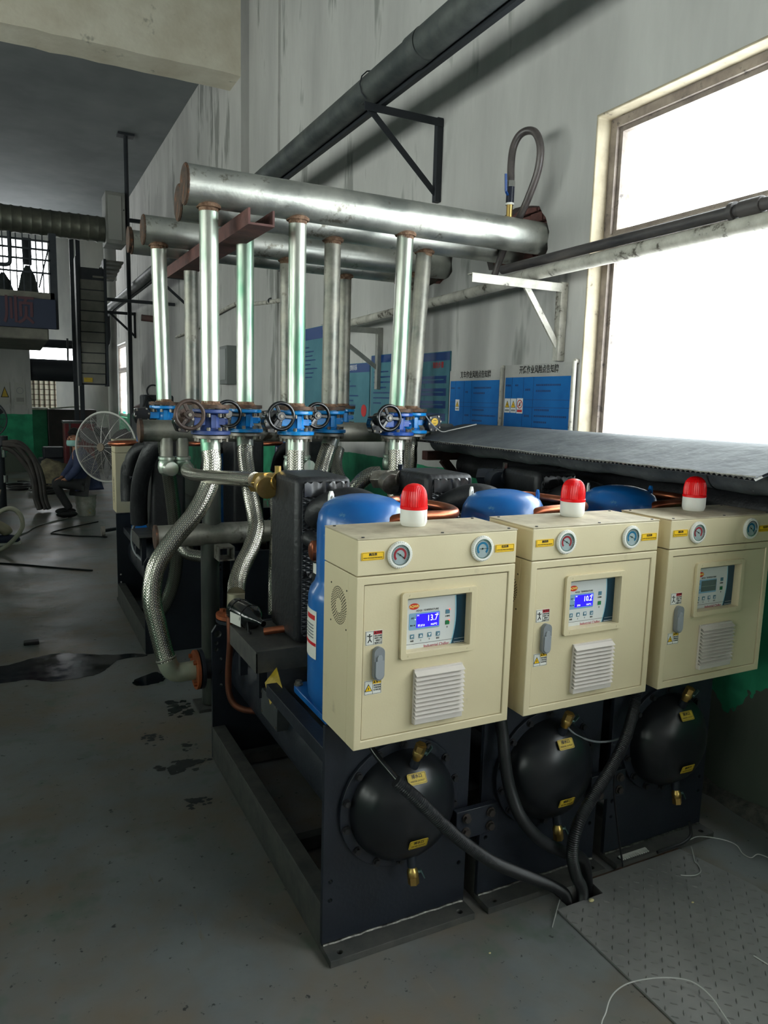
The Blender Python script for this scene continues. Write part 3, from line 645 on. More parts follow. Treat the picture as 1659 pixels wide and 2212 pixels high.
def make_chiller():
    org(CX, CY, 0); t = empty('water_chiller', (CX, CY, 0)); x0, x1 = .751, 1.241
    mb = MB(); mb.prism(rect(x0, x1, .022, .70), [circ(.775,.22,.007), circ(.775,.16,.007), circ(1.217,.22,.007), circ(1.217,.16,.007)], fxz(1.81), .016); mb.build('front_plate', BLK, t, angle=0, bevel=.0015)
    mb = MB(); mb.prism(rect(x0, x1, 1.742, 1.826), [circ(.79,1.768,.0095,16), circ(1.20,1.768,.0095,16)], fxy(0), .022); mb.build('foot_plate', BLKM, t, angle=0, bevel=.0015)
    mb = MB(); mb.tube([(x0+.003+i*.02, 1.808+random.uniform(-.002,.002), .024) for i in range(25)], .0045, 6); mb.build('weld_seam', mat('bright_weld', lin(120,118,112), lin(60,58,56), rough=.4, metal=.8, scale=60), t)
    # end cover of the condenser
    mb = MB(); mb.ring((CX,1.81,.423),(0,-1,0),.15,.200,.014,48); fl = mb.build('cover_flange', BLK, t, bevel=.002)
    for i in range(14):
        a = 2*math.pi*(i+.5)/14; hexbolt((CX+.186*math.cos(a), 1.797, .423+.186*math.sin(a)), (0,-1,0), .0095, .014, BOLTB, fl)
    mb = MB(); R = .170; prof = [(R*math.cos(a)**.9 if a < 1.57 else .0001, .118*math.sin(a)) for a in [math.pi/2*i/14 for i in range(15)]]; mb.lathe(prof, (CX,1.80,.423), (0,-1,0), 48); dm = mb.build('domed_cover', mat('black_satin_dome', lin(22,24,28), lin(28,30,34), rough=.3, scale=6, spec=.45), t, angle=60)
    brass_valve(t, (CX+.005,1.735,.578), (.10,-.30,.9), (1,-.3,0)); brass_valve(t, (CX+.005,1.735,.268), (.06,-.15,-1), (1,-.2,.1))
    tl = mat('water_outlet_tag', lin(206,176,40), lin(186,156,44), rough=.5, scale=30)
    yellow_tag(t, (CX-.002,1.7085,.543), .060, .032, '排水口', 'WATER OUTLET', (math.radians(56),0,.0), tl); yellow_tag(t, (CX-.004,1.6845,.357), .060, .031, '排水口', 'WATER OUTLET', (math.radians(108),0,.0), tl)
    # frame
    for sx in (-1, 1):
        xr = x0 if sx < 0 else x1-.055
        mb = MB(); mb.box(xr, xr+.055, 1.826, 3.115, 0.0, .012); mb.box(xr+(0 if sx<0 else .043), xr+(.012 if sx<0 else .055), 1.826, 3.115, .012, .138); mb.box(xr, xr+.055, 1.826, 3.115, .138, .150); mb.build('base_rail', BLKM, t, angle=0, bevel=.001)
    hs = [circ(.777,.575,.016,16), circ(.770,.535,.009), circ(.770,.505,.009), circ(.79,.46,.006), circ(.79,.40,.006), circ(.79,.34,.006), circ(1.205,.575,.016,16), circ(1.21,.5,.009)]
    mb = MB(); mb.prism([(x0,.0),(x1,.0),(x1,.585),(x1-.02,.615),(x0+.02,.615),(x0,.585)], hs, fxz(3.115), .018); mb.build('rear_plate', BLK, t, angle=0, bevel=.0015)
    mb = MB(); mb.cyl((CX,1.826,.40),(CX,3.115,.40),.165,n=40); mb.build('condenser_shell', BLK, t)
    mb = MB(); mb.box(x0+.012,x1-.012,2.98,3.02,.012,.06); mb.build('cross_member', BLKM, t); mb = MB(); mb.box(x0+.012,x1-.012,2.28,2.32,.012,.06); mb.build('cross_member', BLKM, t)
    # shelf
    mb = MB(); mb.box(.76,1.225,2.49,2.85,.689,.696); mb.box(.76,1.225,2.49,2.496,.615,.69); mb.box(.76,.766,2.49,2.85,.615,.69); mb.box(1.219,1.225,2.49,2.85,.615,.69); mb.build('shelf', BLKM, t, angle=0, bevel=.001)
    for x, y in ((.80,2.55),(1.19,2.55),(.80,2.80),(1.19,2.80)): MB().box(x-.015,x+.015,y-.015,y+.015,.50,.69).build('shelf_leg', BLK, t)
    # compressor on its rails
    for x in (.80, 1.17): MB().box(x-.025,x+.025,1.86,2.42,.555,.60).build('compressor_rail', BLK, t, bevel=.002)
    mb = MB(); mb.prism(rrect(.838,1.15,1.93,2.33,.03), [], fxy(.603), .022); cp0 = mb.build('compressor_foot', BLUEC, t, bevel=.003)
    for x, y in ((.856,2.308),(1.13,2.308)): hexbolt((x,y,.625),(0,0,1),.012,.016,BOLT,cp0)
    c = (.991,2.10,0)
    mb = MB(); mb.lathe([(.150,.625),(.168,.66),(.172,.70),(.172,.985),(.166,1.01),(.152,1.03),(.147,1.05),(.147,1.215),(.142,1.25),(.126,1.278),(.098,1.297),(.055,1.308),(.0001,1.312)], c, (0,0,1), 44); cp = mb.build('compressor', BLUEC, t, angle=50)
    for a in (2.2, -.35):
        d = V((math.cos(a), math.sin(a), 0)); q = V((c[0],c[1],1.272))+d*.118; e = V((-d.y, d.x, 0))
        mb = MB(); mb.prism([(-.017,-.02),(.017,-.02),(.014,.028),(.006,.04),(-.006,.04),(-.014,.028)], [circ(0,.018,.008,10)], lambda u, w, k: q+e*u+V((0,0,1))*w+d*k, .006); mb.build('lifting_lug', BLUEC if a < 0 else WHITE, cp)
    def patch(z0, z1, a0, a1, m, name, r=.1735):
        mb = MB(); N = 8; vs = []
        for i in range(N+1):
            a = a0+(a1-a0)*i/N
            for z in (z0, z1):
                for rr in (r-.0012, r): vs.append((c[0]+rr*math.cos(a), c[1]+rr*math.sin(a), z))
        fs = []
        for i in range(N): o = 4*i; fs += [(o+1,o+5,o+7,o+3), (o,o+2,o+6,o+4), (o,o+4,o+5,o+1), (o+2,o+3,o+7,o+6)]
        fs += [(0,1,3,2), (4*N,4*N+2,4*N+3,4*N+1)]
        mb.add(vs, fs); return mb.build(name, m, cp)
    patch(.80,.955,2.75,3.35,WHITE,'rating_label'); patch(.842,.852,2.76,3.34,REDL,'rating_label_stripe',.1742); patch(.925,.94,2.95,3.3,INKR,'rating_label_name',.1742)
    for k in range(5): patch(.865+k*.010,.869+k*.010,2.9,3.25,HANDLE,'rating_label_line',.1742)
    # foam wrapped plate heat exchanger
    mb = MB(); mb.box(.912,1.13,2.5,2.8,.70,1.325); hx = mb.build('heat_exchanger', FOAM, t, bevel=.024, seg=3)
    qm = mat('quilted_foam_face', lin(46,48,52), lin(70,72,76), rough=.38, scale=30)
    if 'q' not in MATS:
        MATS['q'] = qm; nt = qm.node_tree; b = nt.nodes['Principled BSDF']; tc = nod(nt,'ShaderNodeTexCoord'); hs2 = []
        for sgn in (1,-1):
            w = nod(nt,'ShaderNodeTexWave'); mp = nod(nt,'ShaderNodeMapping'); mp.inputs['Rotation'].default_value = (0, sgn*math.radians(62), 0); w.inputs['Scale'].default_value = 20; nt.links.new(tc.outputs['Object'], mp.inputs[0]); nt.links.new(mp.outputs[0], w.inputs[0]); hs2.append(w)
        mm = nod(nt,'ShaderNodeMath',operation='MAXIMUM'); nt.links.new(hs2[0].outputs['Fac'], mm.inputs[0]); nt.links.new(hs2[1].outputs['Fac'], mm.inputs[1])
        bp = nod(nt,'ShaderNodeBump'); bp.inputs['Strength'].default_value = .9; bp.inputs['Distance'].default_value = .004; nt.links.new(mm.outputs[0], bp.inputs['Height']); nt.links.new(bp.outputs[0], b.inputs['Normal'])
    mb = MB(); mb.prism(rrect(.934,1.108,.73,1.292,.02), [], fxz(2.494), .01); mb.build('quilted_face', qm, hx)
    N = 14
    for zz, hh in ((1.255,.05),(1.10,.012),(.96,.014)):
        vs = []; mb = MB()
        for i in range(N+1):
            xx = .938+.17*i/N; j = .006*math.sin(i*2.3)+random.uniform(-.003,.003); vs += [(xx,2.4935-.003-abs(j),zz+j*.5),(xx,2.4915-random.uniform(0,.004),zz+hh+j),(xx,2.4945,zz+hh+.004),(xx,2.4945,zz-.004)]
        mb.add(vs, [(4*i+q,4*i+4+q,4*i+4+(q+1)%4,4*i+(q+1)%4) for i in range(N) for q in range(4)]+[(0,1,2,3),(4*N,4*N+1,4*N+2,4*N+3)])
        mb.build('tape_strip', mat('black_shiny_tape', lin(28,28,30), rough=.18, spec=.6), hx, angle=20)
    mb = MB(); mb.tube(cat([(.985,2.51,1.175),(1.0,2.46,1.215),(1.06,2.40,1.25),(1.13,2.36,1.235),(1.18,2.33,1.17),(1.20,2.30,1.05)],6), .048, 20); mb.build('foam_pipe', FOAM, t)
    mb = MB(); mb.tube(cat([(.96,2.51,1.10),(.965,2.47,1.10),(1.02,2.43,1.06),(1.10,2.40,1.0)],6), .03, 16); mb.build('foam_pipe', FOAM, t)
    # copper work
    mb = MB(); mb.tube(cat([(1.0,2.03,1.18),(1.008,1.985,1.225),(1.035,1.968,1.248),(1.119,1.965,1.255),(1.22,1.972,1.254),(1.280,2.02,1.254),(1.30,2.12,1.255),(1.26,2.21,1.258),(1.20,2.26,1.264),(1.13,2.22,1.26),(1.10,2.18,1.22)],7), .0165, 16); mb.build('copper_pipe', COPPER, t)
    mb = MB(); mb.tube(cat([(.912,2.33,1.09),(.935,2.32,1.09),(.97,2.30,1.085),(1.0,2.25,1.07)],6), .036, 24); mb.sph((.912,2.33,1.09),.036,20,12,(.35,1,1)); mb.build('copper_stub', COPPER, t)
    mb = MB(); mb.torus((.925,2.325,1.09),(-.9,.42,0),.036,.003,24,6); mb.build('stub_joint', COPD, t)
    mb = MB(); mb.tube(cat([(.845,2.665,.712),(.90,2.64,.722),(.98,2.62,.727),(1.06,2.60,.73)],6), .0145, 14); mb.build('copper_pipe', COPPER, t)
    mb = MB(); mb.tube(cat([(.78,2.93,.70),(.777,2.91,.60),(.773,2.925,.47),(.774,2.92,.385),(.79,2.90,.335),(.83,2.865,.315),(.90,2.82,.315)],7), .0135, 14); mb.build('copper_pipe', COPD, t)
    # filter drier
    a = V((.795,2.90,.748)); b2 = V((.845,2.715,.735)); d = (b2-a)
    mb = MB(); mb.lathe([(.012,-.02),(.03,-.006),(.047,.01),(.048,.03),(.048,.125),(.046,.14),(.028,.165),(.014,.185),(.012,.215)], a, d, 24)
    mb.torus(a+d.normalized()*.04, d, .048, .003, 24, 6); mb.torus(a+d.normalized()*.118, d, .048, .003, 24, 6); fd = mb.build('filter_drier', BLKG, t)
    mb = MB(); mb.obox(a+d*.45+V((-.047,-.012,-.012)), (.002,.08,.045), Matrix.Rotation(.26,3,'Z')); mb.build('drier_label', WHITE, fd)
    # junction box, stickers, contactor
    mb = MB(); mb.box(.795,.862,2.36,2.545,.44,.54); jb = mb.build('junction_box', mat('grey_junction_box', lin(92,96,98), lin(74,78,80), rough=.4, metal=.5, scale=9), t, bevel=.002)
    for y in (2.372,2.533):
        for z in (.452,.528): MB().cyl((.793,y,z),(.796,y,z),.006,n=8).build('screw', BOLT, jb)
    mb = MB(); mb.obox((.806,2.43,.585), (.002,.13,.075), Matrix.Rotation(.55,3,'Y') @ Matrix.Rotation(.3,3,'X')); mb.build('yellow_sticker', YELD, t)
    mb = MB(); mb.box(.935,.985,2.33,2.40,.76,1.04); bx = mb.build('terminal_cover', BLKG, t, bevel=.004); MB().box(.9345,.9355,2.335,2.385,1.0,1.035).build('terminal_label', WHITE, bx)
    mb = MB(); mb.tube([V((.80+.0*i, 2.75-.004*i, .70+.03*math.sin(i*.5))) for i in range(14)], .004, 6); mb.build('sensor_lead', RUB, t)
    org(); return t
PITCH = 0.541
def union(t, dx, m):
    org(CX, CY, 0)
    mb = MB(); mb.cyl((.895,2.80,1.275),(.925,2.74,1.285),.036,n=20); mb.cyl((.862,2.86,1.272),(.90,2.79,1.278),.043,n=6); mb.cyl((.880,2.735,1.262),(.882,2.795,1.27),.045,.04,n=20); un = mb.build('brass_union' if m is BRASS else 'steel_union', m, t, bevel=.002)
    mb = MB(); mb.cyl((.925,2.75,1.30),(.925,2.75,1.335),.008,n=10); mb.cyl((.925,2.75,1.318),(.925,2.75,1.345),.0125,n=6); mb.build('bleed_plug', m if m is BRASS else BLKG, un); org()
ch = make_chiller(); tag(ch, 'nearest black water chiller, domed end showing below the first control cabinet', 'chiller', 'row of water chillers')
c2 = copy_tree(ch); c2.location.x += PITCH; tag(c2, 'middle black water chiller between two others in the front row')
c3 = copy_tree(ch); c3.location.x += 2*PITCH; union(c2, 0, STEELF); union(c3, 0, BLK); tag(c3, 'black water chiller closest to the green wall in the front row')
FARY = 5.29
for i, lb in enumerate(('rear row black water chiller at the left, facing away', 'middle chiller of the rear row, mostly hidden by hoses', 'rear row chiller nearest the sign boards, mostly hidden')):
    o = copy_tree(ch); o.location = (.945+PITCH*i, FARY, 0); o.rotation_euler.z = math.pi; tag(o, lb)
union(ch, 0, BRASS)
# plates bolting neighbouring chillers together
for i, lb in enumerate(('black link plate with four bolts between nearest and middle chillers', 'black link plate with bolts between middle and far chillers')):
    o = empty('link_plate', (1.255+PITCH*i, 1.79, .31)); tag(o, lb, 'link plate', 'link plates between chillers')
    MB().box(-.08,.075,-.02,.002,-.045,.05).build('plate', BLK, o, bevel=.002)
    for x in (-.045,.045):
        for z in (-.02,.026): hexbolt((x,-.02,z),(0,-1,0),.012,.014,mat('worn_black_bolt', lin(80,74,70), rough=.4, metal=.5),o)
# foam wrapped lines on the rear chiller at the left
o = empty('foam_wrapped_line', (.71,5.60,.80)); org(.71,5.60,.80); tag(o, 'black foam wrapped pipe bend beside the rear control cabinet', 'pipe')
MB().tube(cat([(.80,5.48,1.03),(.775,5.52,1.10),(.755,5.58,1.08),(.75,5.60,.95),(.75,5.59,.84)],6), .055, 18).build('wrapped_bend', FOAM, o)
MB().tube(cat([(.90,4.82,1.30),(.83,4.84,1.30),(.78,4.88,1.22),(.745,4.98,1.06),(.74,5.05,.90),(.745,5.08,.76)],6), .055, 18).build('wrapped_pipe', FOAM, o)
MB().tube(cat([(.75,5.2,.78),(.72,5.25,.66),(.73,5.22,.54),(.80,5.1,.46)],6), .01, 8).build('grey_lead', HANDLE, o); org()
# ---------------------------------------------------------------- control cabinets (local: x right, y back, z up from the lower front left corner)
CW, CD, CHT = 0.485, 0.215, 0.557
def warn_sticker(parent, x0, x1, z0, z1, red, y=-.0002):
    m = MB().box(x0, x1, y-.0008, y+.002, z0, z1).build('warning_sticker', WHITE, parent)
    xm = x0+(x1-x0)*.48; h = z1-z0
    MB().box(xm, x1-.001, y-.0012, y, z1-h*.27, z1-.001).build('sticker_header', REDL if red else YEL, m)
    text('▲危险' if red else '▲警告', h*.20, INK, m, ((xm+x1)/2, y-.0014, z1-h*.15))
    for k, ln in enumerate(('高压危险', '维修之前', '请断开', '电源开关') if red else ('高压危险', '可能造成', '生命伤害')):
        text(ln, h*.135, INK, m, ((xm+x1)/2, y-.0012, z1-h*(.38+.165*k)))
    mb = MB(); mb.prism(rect(x0+.0012,x1-.0012,z0+.0012,z1-.0012),[rect(x0+.002,xm-.0004,z0+.002,z1-.002),rect(xm+.0004,x1-.002,z0+.002,z1-.002)],fxz(y-.001,-1),.0003); mb.build('sticker_border', INK, m)
    cx, cz = (x0+xm)/2, (z0+z1)/2
    mb = MB()
    if red:   # falling figure with a lightning stroke
        mb.cyl((cx,y-.0014,cz+.009),(cx,y-.0008,cz+.009),.0022,n=10)
        for a, b in (((0,.006),(.001,-.003)),((0,.005),(-.007,.007)),((0,.004),(.007,.006)),((.001,-.003),(-.005,-.012)),((.001,-.003),(.006,-.011))): mb.bar((cx+a[0],y-.0011,cz+a[1]),(cx+b[0],y-.0011,cz+b[1]),.0022,.0006,up=(0,1,0))
        mb.build('pictogram', INK, m)
    else:
        mb.prism([(cx-.011,cz-.010),(cx+.011,cz-.010),(cx,cz+.010)],[],fxz(y-.0009,-1),.0004); pm = mb.build('pictogram', INK, m)
        mb = MB(); mb.prism([(cx-.0085,cz-.0085),(cx+.0085,cz-.0085),(cx,cz+.007)],[],fxz(y-.0013,-1),.0003); mb.build('pictogram_fill', YEL, pm)
        mb = MB(); mb.prism([(cx+.001,cz+.003),(cx-.0025,cz-.003),(cx-.0002,cz-.003),(cx-.001,cz-.0075),(cx+.0025,cz-.0015),(cx+.0003,cz-.0015)],[],fxz(y-.0016,-1),.0002); mb.build('pictogram_bolt', INK, pm)
def gauge(parent, x, z, am, ang):
    R = .0355
    mb = MB(); mb._closed([(R-.010,0),(R-.002,0),(R,.004),(R,.007),(R-.004,.011),(R-.009,.011),(R-.010,.006)], (x,.002,z), (0,-1,0), 40); g = mb.build('pressure_gauge', WHITE, parent)
    mb = MB()
    for i in range(36):
        a = 2*math.pi*i/36; mb.cyl((x+(R-.002)*math.cos(a),-.0085,z+(R-.002)*math.sin(a)),(x+(R-.002)*math.cos(a),-.004,z+(R-.002)*math.sin(a)),.0013,n=6)
    mb.build('knurling', WHITE, g)['kind'] = 'stuff'
    mb = MB(); mb._closed([(R-.0125,0),(R-.009,0),(R-.009,.0105),(R-.0105,.0105)], (x,.0015,z), (0,-1,0), 40); mb.build('inner_bezel', CHROME, g)
    MB().cyl((x,.001,z),(x,-.0052,z),R-.0105,n=32).build('dial', DIAL, g)
    mb = MB(); N = 24; vs = []; r0, r1 = R*.36, R*.52
    for i in range(N+1):
        a = math.radians(-45+270*i/N)
        for r in (r0, r1):
            for y in (-.0052,-.0056): vs.append((x+r*math.cos(a), y, z+r*math.sin(a)))
    fs = [(0,1,3,2),(4*N,4*N+2,4*N+3,4*N+1)]
    for i in range(N): o = 4*i; fs += [(o+1,o+5,o+7,o+3),(o,o+2,o+6,o+4),(o,o+4,o+5,o+1),(o+2,o+3,o+7,o+6)]
    mb.add(vs, fs); mb.build('colour_arc', am, g)
    mb = MB()
    for i in range(21):
        a = math.radians(-45+13.5*i); r = R*.64; mb.bar((x+r*math.cos(a)*.92,-.0054,z+r*math.sin(a)*.92),(x+r*math.cos(a)*1.02,-.0054,z+r*math.sin(a)*1.02),.0006,.0005,up=(0,1,0))
    mb.build('scale_mark', INK, g)['kind'] = 'stuff'
    d = V((math.cos(ang),0,math.sin(ang))); mb = MB(); mb.bar(V((x,-.0062,z))-d*.010, V((x,-.0062,z))+d*.018, .0013, .0006, up=(0,1,0)); mb.cyl((x,-.0072,z),(x,-.005,z),.002,n=10); mb.build('needle', INK, g)
    MB().cyl((x,-.0082,z),(x,-.0086,z),R-.0105,n=32).build('gauge_glass', GLASS, g)
def cabinet(label, loc, reading, sub, rz=0):
    t = empty('control_cabinet', loc, rz); tag(t, label, 'control cabinet', 'cream control cabinets')
    # carcass
    mb = MB(); mb.prism(rect(0,CW,0,.459),[rect(.0215,.4635,.0235,.4375)],fxz(0),.05); mb.build('front_frame', CREAM, t, angle=0, bevel=.0025)
    mb = MB(); mb.box(.0005,CW-.0005,.05,CD,0,.459); bd = mb.build('carcass', CREAM, t, angle=0, bevel=.002)
    mb = MB()
    for k, (r, n) in enumerate(((.022,18),(.0275,22),(.033,26),(.0385,30),(.044,36),(.0495,40))):
        for i in range(n):
            a = 2*math.pi*(i+.5*(k%2))/n; mb.cyl((.0008,.111+r*math.cos(a),.360+r*math.sin(a)),(-.0002,.111+r*math.cos(a),.360+r*math.sin(a)),.0019,n=6)
    mb.build('fan_hole_shade', INK, t)['kind'] = 'stuff'  # discs coloured dark for the shade inside the punched holes
    for y, z in ((.060,.411),(.162,.411),(.060,.307),(.162,.307)): MB().cyl((-.0006,y,z),(.001,y,z),.0024,n=8).build('fan_screw', INK, t)
    mb = MB(); mb.box(0,CW,0,CD,.4615,CHT-.004); mb.build('top_hood', CREAM, t, angle=0, bevel=.0025)
    mb = MB(); mb.box(-.001,CW+.001,-.001,CD,CHT-.0035,CHT); ld = mb.build('lid', CREAMD, t, angle=0, bevel=.001)
    for x, y in ((.02,.012),(.25,.01),(.465,.012),(.02,.195),(.465,.195)): MB().cyl((x,y,CHT-.001),(x,y,CHT+.002),.0042,n=10).build('lid_screw', BOLTB, ld)
    # door
    DY = .0035
    mb = MB(); mb.prism(rect(.0235,.4615,.0255,.4350),[rrect(.143,.342,.244,.393,.004)],fxz(DY),.014); dr = mb.build('door', CREAM, t, angle=0)
    mb = MB(); mb.prism(rrect(.128,.358,.228,.408,.008),[rrect(.144,.341,.245,.392,.003)],fxz(DY-.009),.0095); mb.build('window_surround', CREAM, dr, angle=30, bevel=.0025)
    mb = MB(); mb.prism(rrect(.142,.343,.243,.394,.003),[rrect(.1445,.3405,.2455,.3915,.002)],fxz(DY),.0215); mb.build('window_reveal', CREAM, dr, angle=30)
    for x, z in ((.152,.400),(.335,.400),(.152,.236),(.335,.236)): MB().cyl((x,DY-.0098,z),(x,DY-.008,z),.003,n=10).build('surround_screw', CREAM, dr)
    mb = MB(); mb.prism(rrect(.050,.0795,.185,.2735,.0145,8),[],fxz(-.010),.014); hd = mb.build('door_handle', HANDLE, dr, bevel=.003)
    mb = MB(); mb.prism([(.053,.238),(.0575,.238),(.0575,.248),(.0605,.253),(.069,.253),(.072,.248),(.072,.238),(.0765,.238)]+[(.06475+.0118*math.cos(a),.2015+.0118*math.sin(a)) for a in [-math.pi*i/10 for i in range(11)]],[],fxz(-.0135),.006); mb.build('handle_lever', mat('light_grey_handle_lever', lin(148,152,156), rough=.35), hd, bevel=.002)
    warn_sticker(dr, .029,.0775,.278,.316, True, DY); warn_sticker(dr, .029,.0785,.1455,.184, False, DY)
    # louvred vent
    mb = MB(); mb.prism(rect(.172,.322,.045,.196),[rect(.178,.316,.060,.190)],fxz(-.004),.010); vg = mb.build('vent_grille', GRILLE, dr, bevel=.001)
    MB().box(.178,.316,.0005,.0035,.060,.190).build('vent_gap_shade', mat('vent_shadow_backing', lin(60,56,54), rough=.9), vg)  # dark sheet stands in for the shade between the slats
    MB().box(.172,.322,-.012,-.003,.045,.062).build('bottom_rail', GRILLE, vg, bevel=.002)
    NS = 11; pitch = (.192-.062)/NS
    for k in range(NS):
        zc = .062+pitch*(k+.5)
        mb = MB(); vs = []
        for x, ins in ((.1715,0),(.3225,0)): vs += [(x,-.003,zc+pitch*.48),(x,-.018,zc-pitch*.30),(x,-.018,zc-pitch*.44),(x,-.003,zc+pitch*.20)]
        mb.add(vs, [(0,1,2,3),(4,7,6,5),(0,4,5,1),(1,5,6,2),(2,6,7,3),(3,7,4,0)]); mb.build('slat', GRILLE, vg, angle=20)
    # display panel behind the window
    py = .024
    org(-.0172, 0, .009)   # the panel sits a little right of and below the window's own centre
    MB().box(.128,.327,py,py+.012,.2535,.4015).build('window_back', mat('panel_surround', lin(150,150,132), rough=.6), t)
    pn = MB().box(.128,.331,py-.002,py,.2485,.390).build('display_panel', PANW, t)
    def crv(z, off=0): return .2935+off-.62*(z-.335)**2*(3.2 if z < .335 else 1.4)
    zs = [.2485+(.390-.2485)*i/14 for i in range(15)]
    mb = MB(); mb.prism([(.331,.2485)]+[(.331,.390)]+[(crv(z),z) for z in reversed(zs)],[],fxz(py-.0024),.0006); mb.build('panel_side_field', TEAL, pn)
    mb = MB(); mb.prism([(crv(z),z) for z in zs]+[(crv(z,-.003),z) for z in reversed(zs)],[],fxz(py-.0025),.0006); mb.build('panel_curve_line', TEALL, pn)
    for x in (.327,):
        for z in (.380,.252): MB().cyl((x,py-.004,z),(x,py-.002,z),.0025,n=10).build('panel_screw', CHROME, pn)
    mb = MB(); mb.prism([(.1615+.0155*math.cos(2*math.pi*i/24), .3705+.0085*math.sin(2*math.pi*i/24)) for i in range(24)],[],fxz(py-.0026),.0006); lg = mb.build('maker_badge', LOGOR, pn)
    text('AQWK', .0098, mat('badge_cream', lin(250,226,120), rough=.5), lg, (.1615,py-.0028,.3705), sx=.95, bold=.0003)
    text('ADQI  TEMPERATURE', .0072, INK, pn, (.203,py-.0024,.3575))
    mb = MB(); mb.prism(rrect(.147,.2415,.306,.352,.004),[],fxz(py-.0026),.0006); lf = mb.build('display_bezel', mat('sky_blue_bezel', lin(132,172,198), rough=.4), pn)
    lc = MB().box(.1695,.2385,py-.0034,py-.0024,.3115,.348).build('display_screen', LCDON if reading else LCDOFF, lf)
    if reading:
        text(reading, .023, LCDTX, lc, (.218,py-.0037,.3345), sx=.85); text(sub[0], .0072, LCDTX, lc, (.184,py-.0037,.3165)); text(sub[1], .0072, LCDTX, lc, (.223,py-.0037,.3165)); text('PV', .006, LCDTX, lc, (.174,py-.0037,.3445)); text('°C', .007, LCDTX, lc, (.234,py-.0037,.3435))
    else:
        MB().box(.171,.237,py-.0036,py-.003,.3285,.3295).build('screen_line', mat('screen_grey_line', lin(150,158,152)), lc)
    for z, s in ((.3385,'运行'),(.3185,'停止 ●')): text(s, .0048, INK, lf, (.158,py-.0030,z))
    if reading:
        MB().sph((.1655,py-.003,.3345),.0012,8,6).build('white_led', LCDTX, lf)
    for i, x in enumerate((.158,.1845,.211,.2375)):
        k = MB().box(x-.0062,x+.0062,py-.0034,py-.002,.282,.2945).build('push_button', mat('blue_grey_button', lin(86,128,146), rough=.4), pn, bevel=.0008)
        text(('◩','▲','▼','◪')[i], .010, INKW, k, (x,py-.0037,.288)); text(('功能','上','下','设定')[i], .0055, INK, pn, (x,py-.0024,.2755))
    for i, z in enumerate((.346,.3155)):
        k = MB().box(.2595,.2725,py-.0034,py-.002,z-.0055,z+.0065).build('push_button', mat('blue_grey_button', lin(86,128,146)) if i == 0 else mat('green_button', lin(34,120,70), rough=.4), pn, bevel=.0008)
        text('压缩机' if i == 0 else '泵', .005, INK, pn, (.266,py-.0024,z-.0125))
        if reading and reading != '10.2': MB().sph((.2715,py-.004,z+.0065),.0016,8,6).build('red_led', LEDR, k)
    MB().box(.128,.296,py-.0025,py-.0019,.2668,.2676).build('panel_rule', INK, pn); MB().box(.29,.331,py-.0030,py-.0022,.2668,.2674).build('panel_rule', PANW, pn)
    text('Industrial Chiller', .0118, mat('dull_red_print', lin(176,52,66), rough=.5), pn, (.234,py-.0024,.2575))
    text('Environmental Technology', .0036, INKW, pn, (.308,py-.003,.258))
    org()
    # gauges and tags
    gauge(t, .1175,.510, DIALR, math.radians(-35 if reading == '13.7' else 150)); gauge(t, .3690,.510, DIALB, math.radians(0 if reading == '13.7' else (-25 if reading else -40)))
    yellow_tag(t, (.0425,-.0005,.5115),.063,.021,'高压表','HIGH VOLTAGE VOLTMETER',(math.pi/2,0,0),YEL,'gauge_tag'); yellow_tag(t, (.4450,-.0005,.5060),.063,.0215,'低压表','LOW VOLTAGE VOLTMETER',(math.pi/2,0,0),YEL,'gauge_tag')
    return t
cb1 = cabinet('cream control cabinet with display reading 13.7, nearest of the three', (.755,1.63,.708), '13.7', ('环:27.0','10.0℃'))
cb2 = cabinet('cream control cabinet in the middle with display reading 10.2', (.755+.5405,1.63,.708), '10.2', ('27.0','10.0°C'))
cb3 = cabinet('cream control cabinet with unlit grey display beside the green wall', (.755+1.0775,1.63,.706), None, None)
cf = cabinet('cream control cabinet of the rear row, seen from its side at left', (.945+.241,6.13,.708), None, None, math.pi)
text('AOSIWEI', .05, INK, cf, (CW+.0006, .10, .17), (math.pi/2, -math.pi/2, math.pi/2), name='side_lettering')
# ---------------------------------------------------------------- warning beacons
def beacon(label, x, y, z, lens):
    t = empty('warning_beacon', (x, y, z)); tag(t, label, 'beacon', 'red warning beacons')
    mb = MB(); mb.lathe([(.033,0),(.0345,.003),(.0365,.008),(.0375,.012),(.0375,.046),(.036,.048)], (0,0,0), (0,0,1), 36); b = mb.build('beacon_base', WHITE, t)
    mb = MB(); a0 = -1.15; mb.add([(.0378*math.cos(a), .0378*math.sin(a), z) for z in (.012,.040) for a in [a0+.09*i for i in range(7)]], [(i,i+1,8+i,7+i) for i in range(6)]); mb.build('base_sticker', WHITE, b)
    mb = MB(); n = 72; prof = [(.0375,.046),(.0385,.047),(.0385,.054),(.0372,.055),(.0370,.074),(.0355,.086),(.0325,.097),(.027,.106),(.019,.1125),(.009,.1160),(.0001,.117)]
    o = len(mb.v); mb.lathe(prof, (0,0,0), (0,0,1), n)
    for j in range(3, len(prof)-2):
        for i in range(n):
            if i % 2:
                p = mb.v[o+j*n+i]; mb.v[o+j*n+i] = (p[0]*.955, p[1]*.955, p[2])
    d = mb.build('beacon_lens', lens, t, angle=8)
    mb = MB(); mb.cyl((0,0,.05),(0,0,.09),.008,n=12); mb.sph((0,0,.09),.012,12,8); mb.build('beacon_lamp', WHITE, t)
    return t
LENS = mat('red_acrylic_lens', lin(232,10,18), rough=.3, spec=.4)
beacon('red warning beacon on the nearest control cabinet', .990,1.772,1.2655,LENS)
beacon('red warning beacon on the middle control cabinet', 1.560,1.778,1.2655,LENS)
beacon('red warning beacon in shade on the cabinet beside the wall', 2.083,1.765,1.2635,LENS)
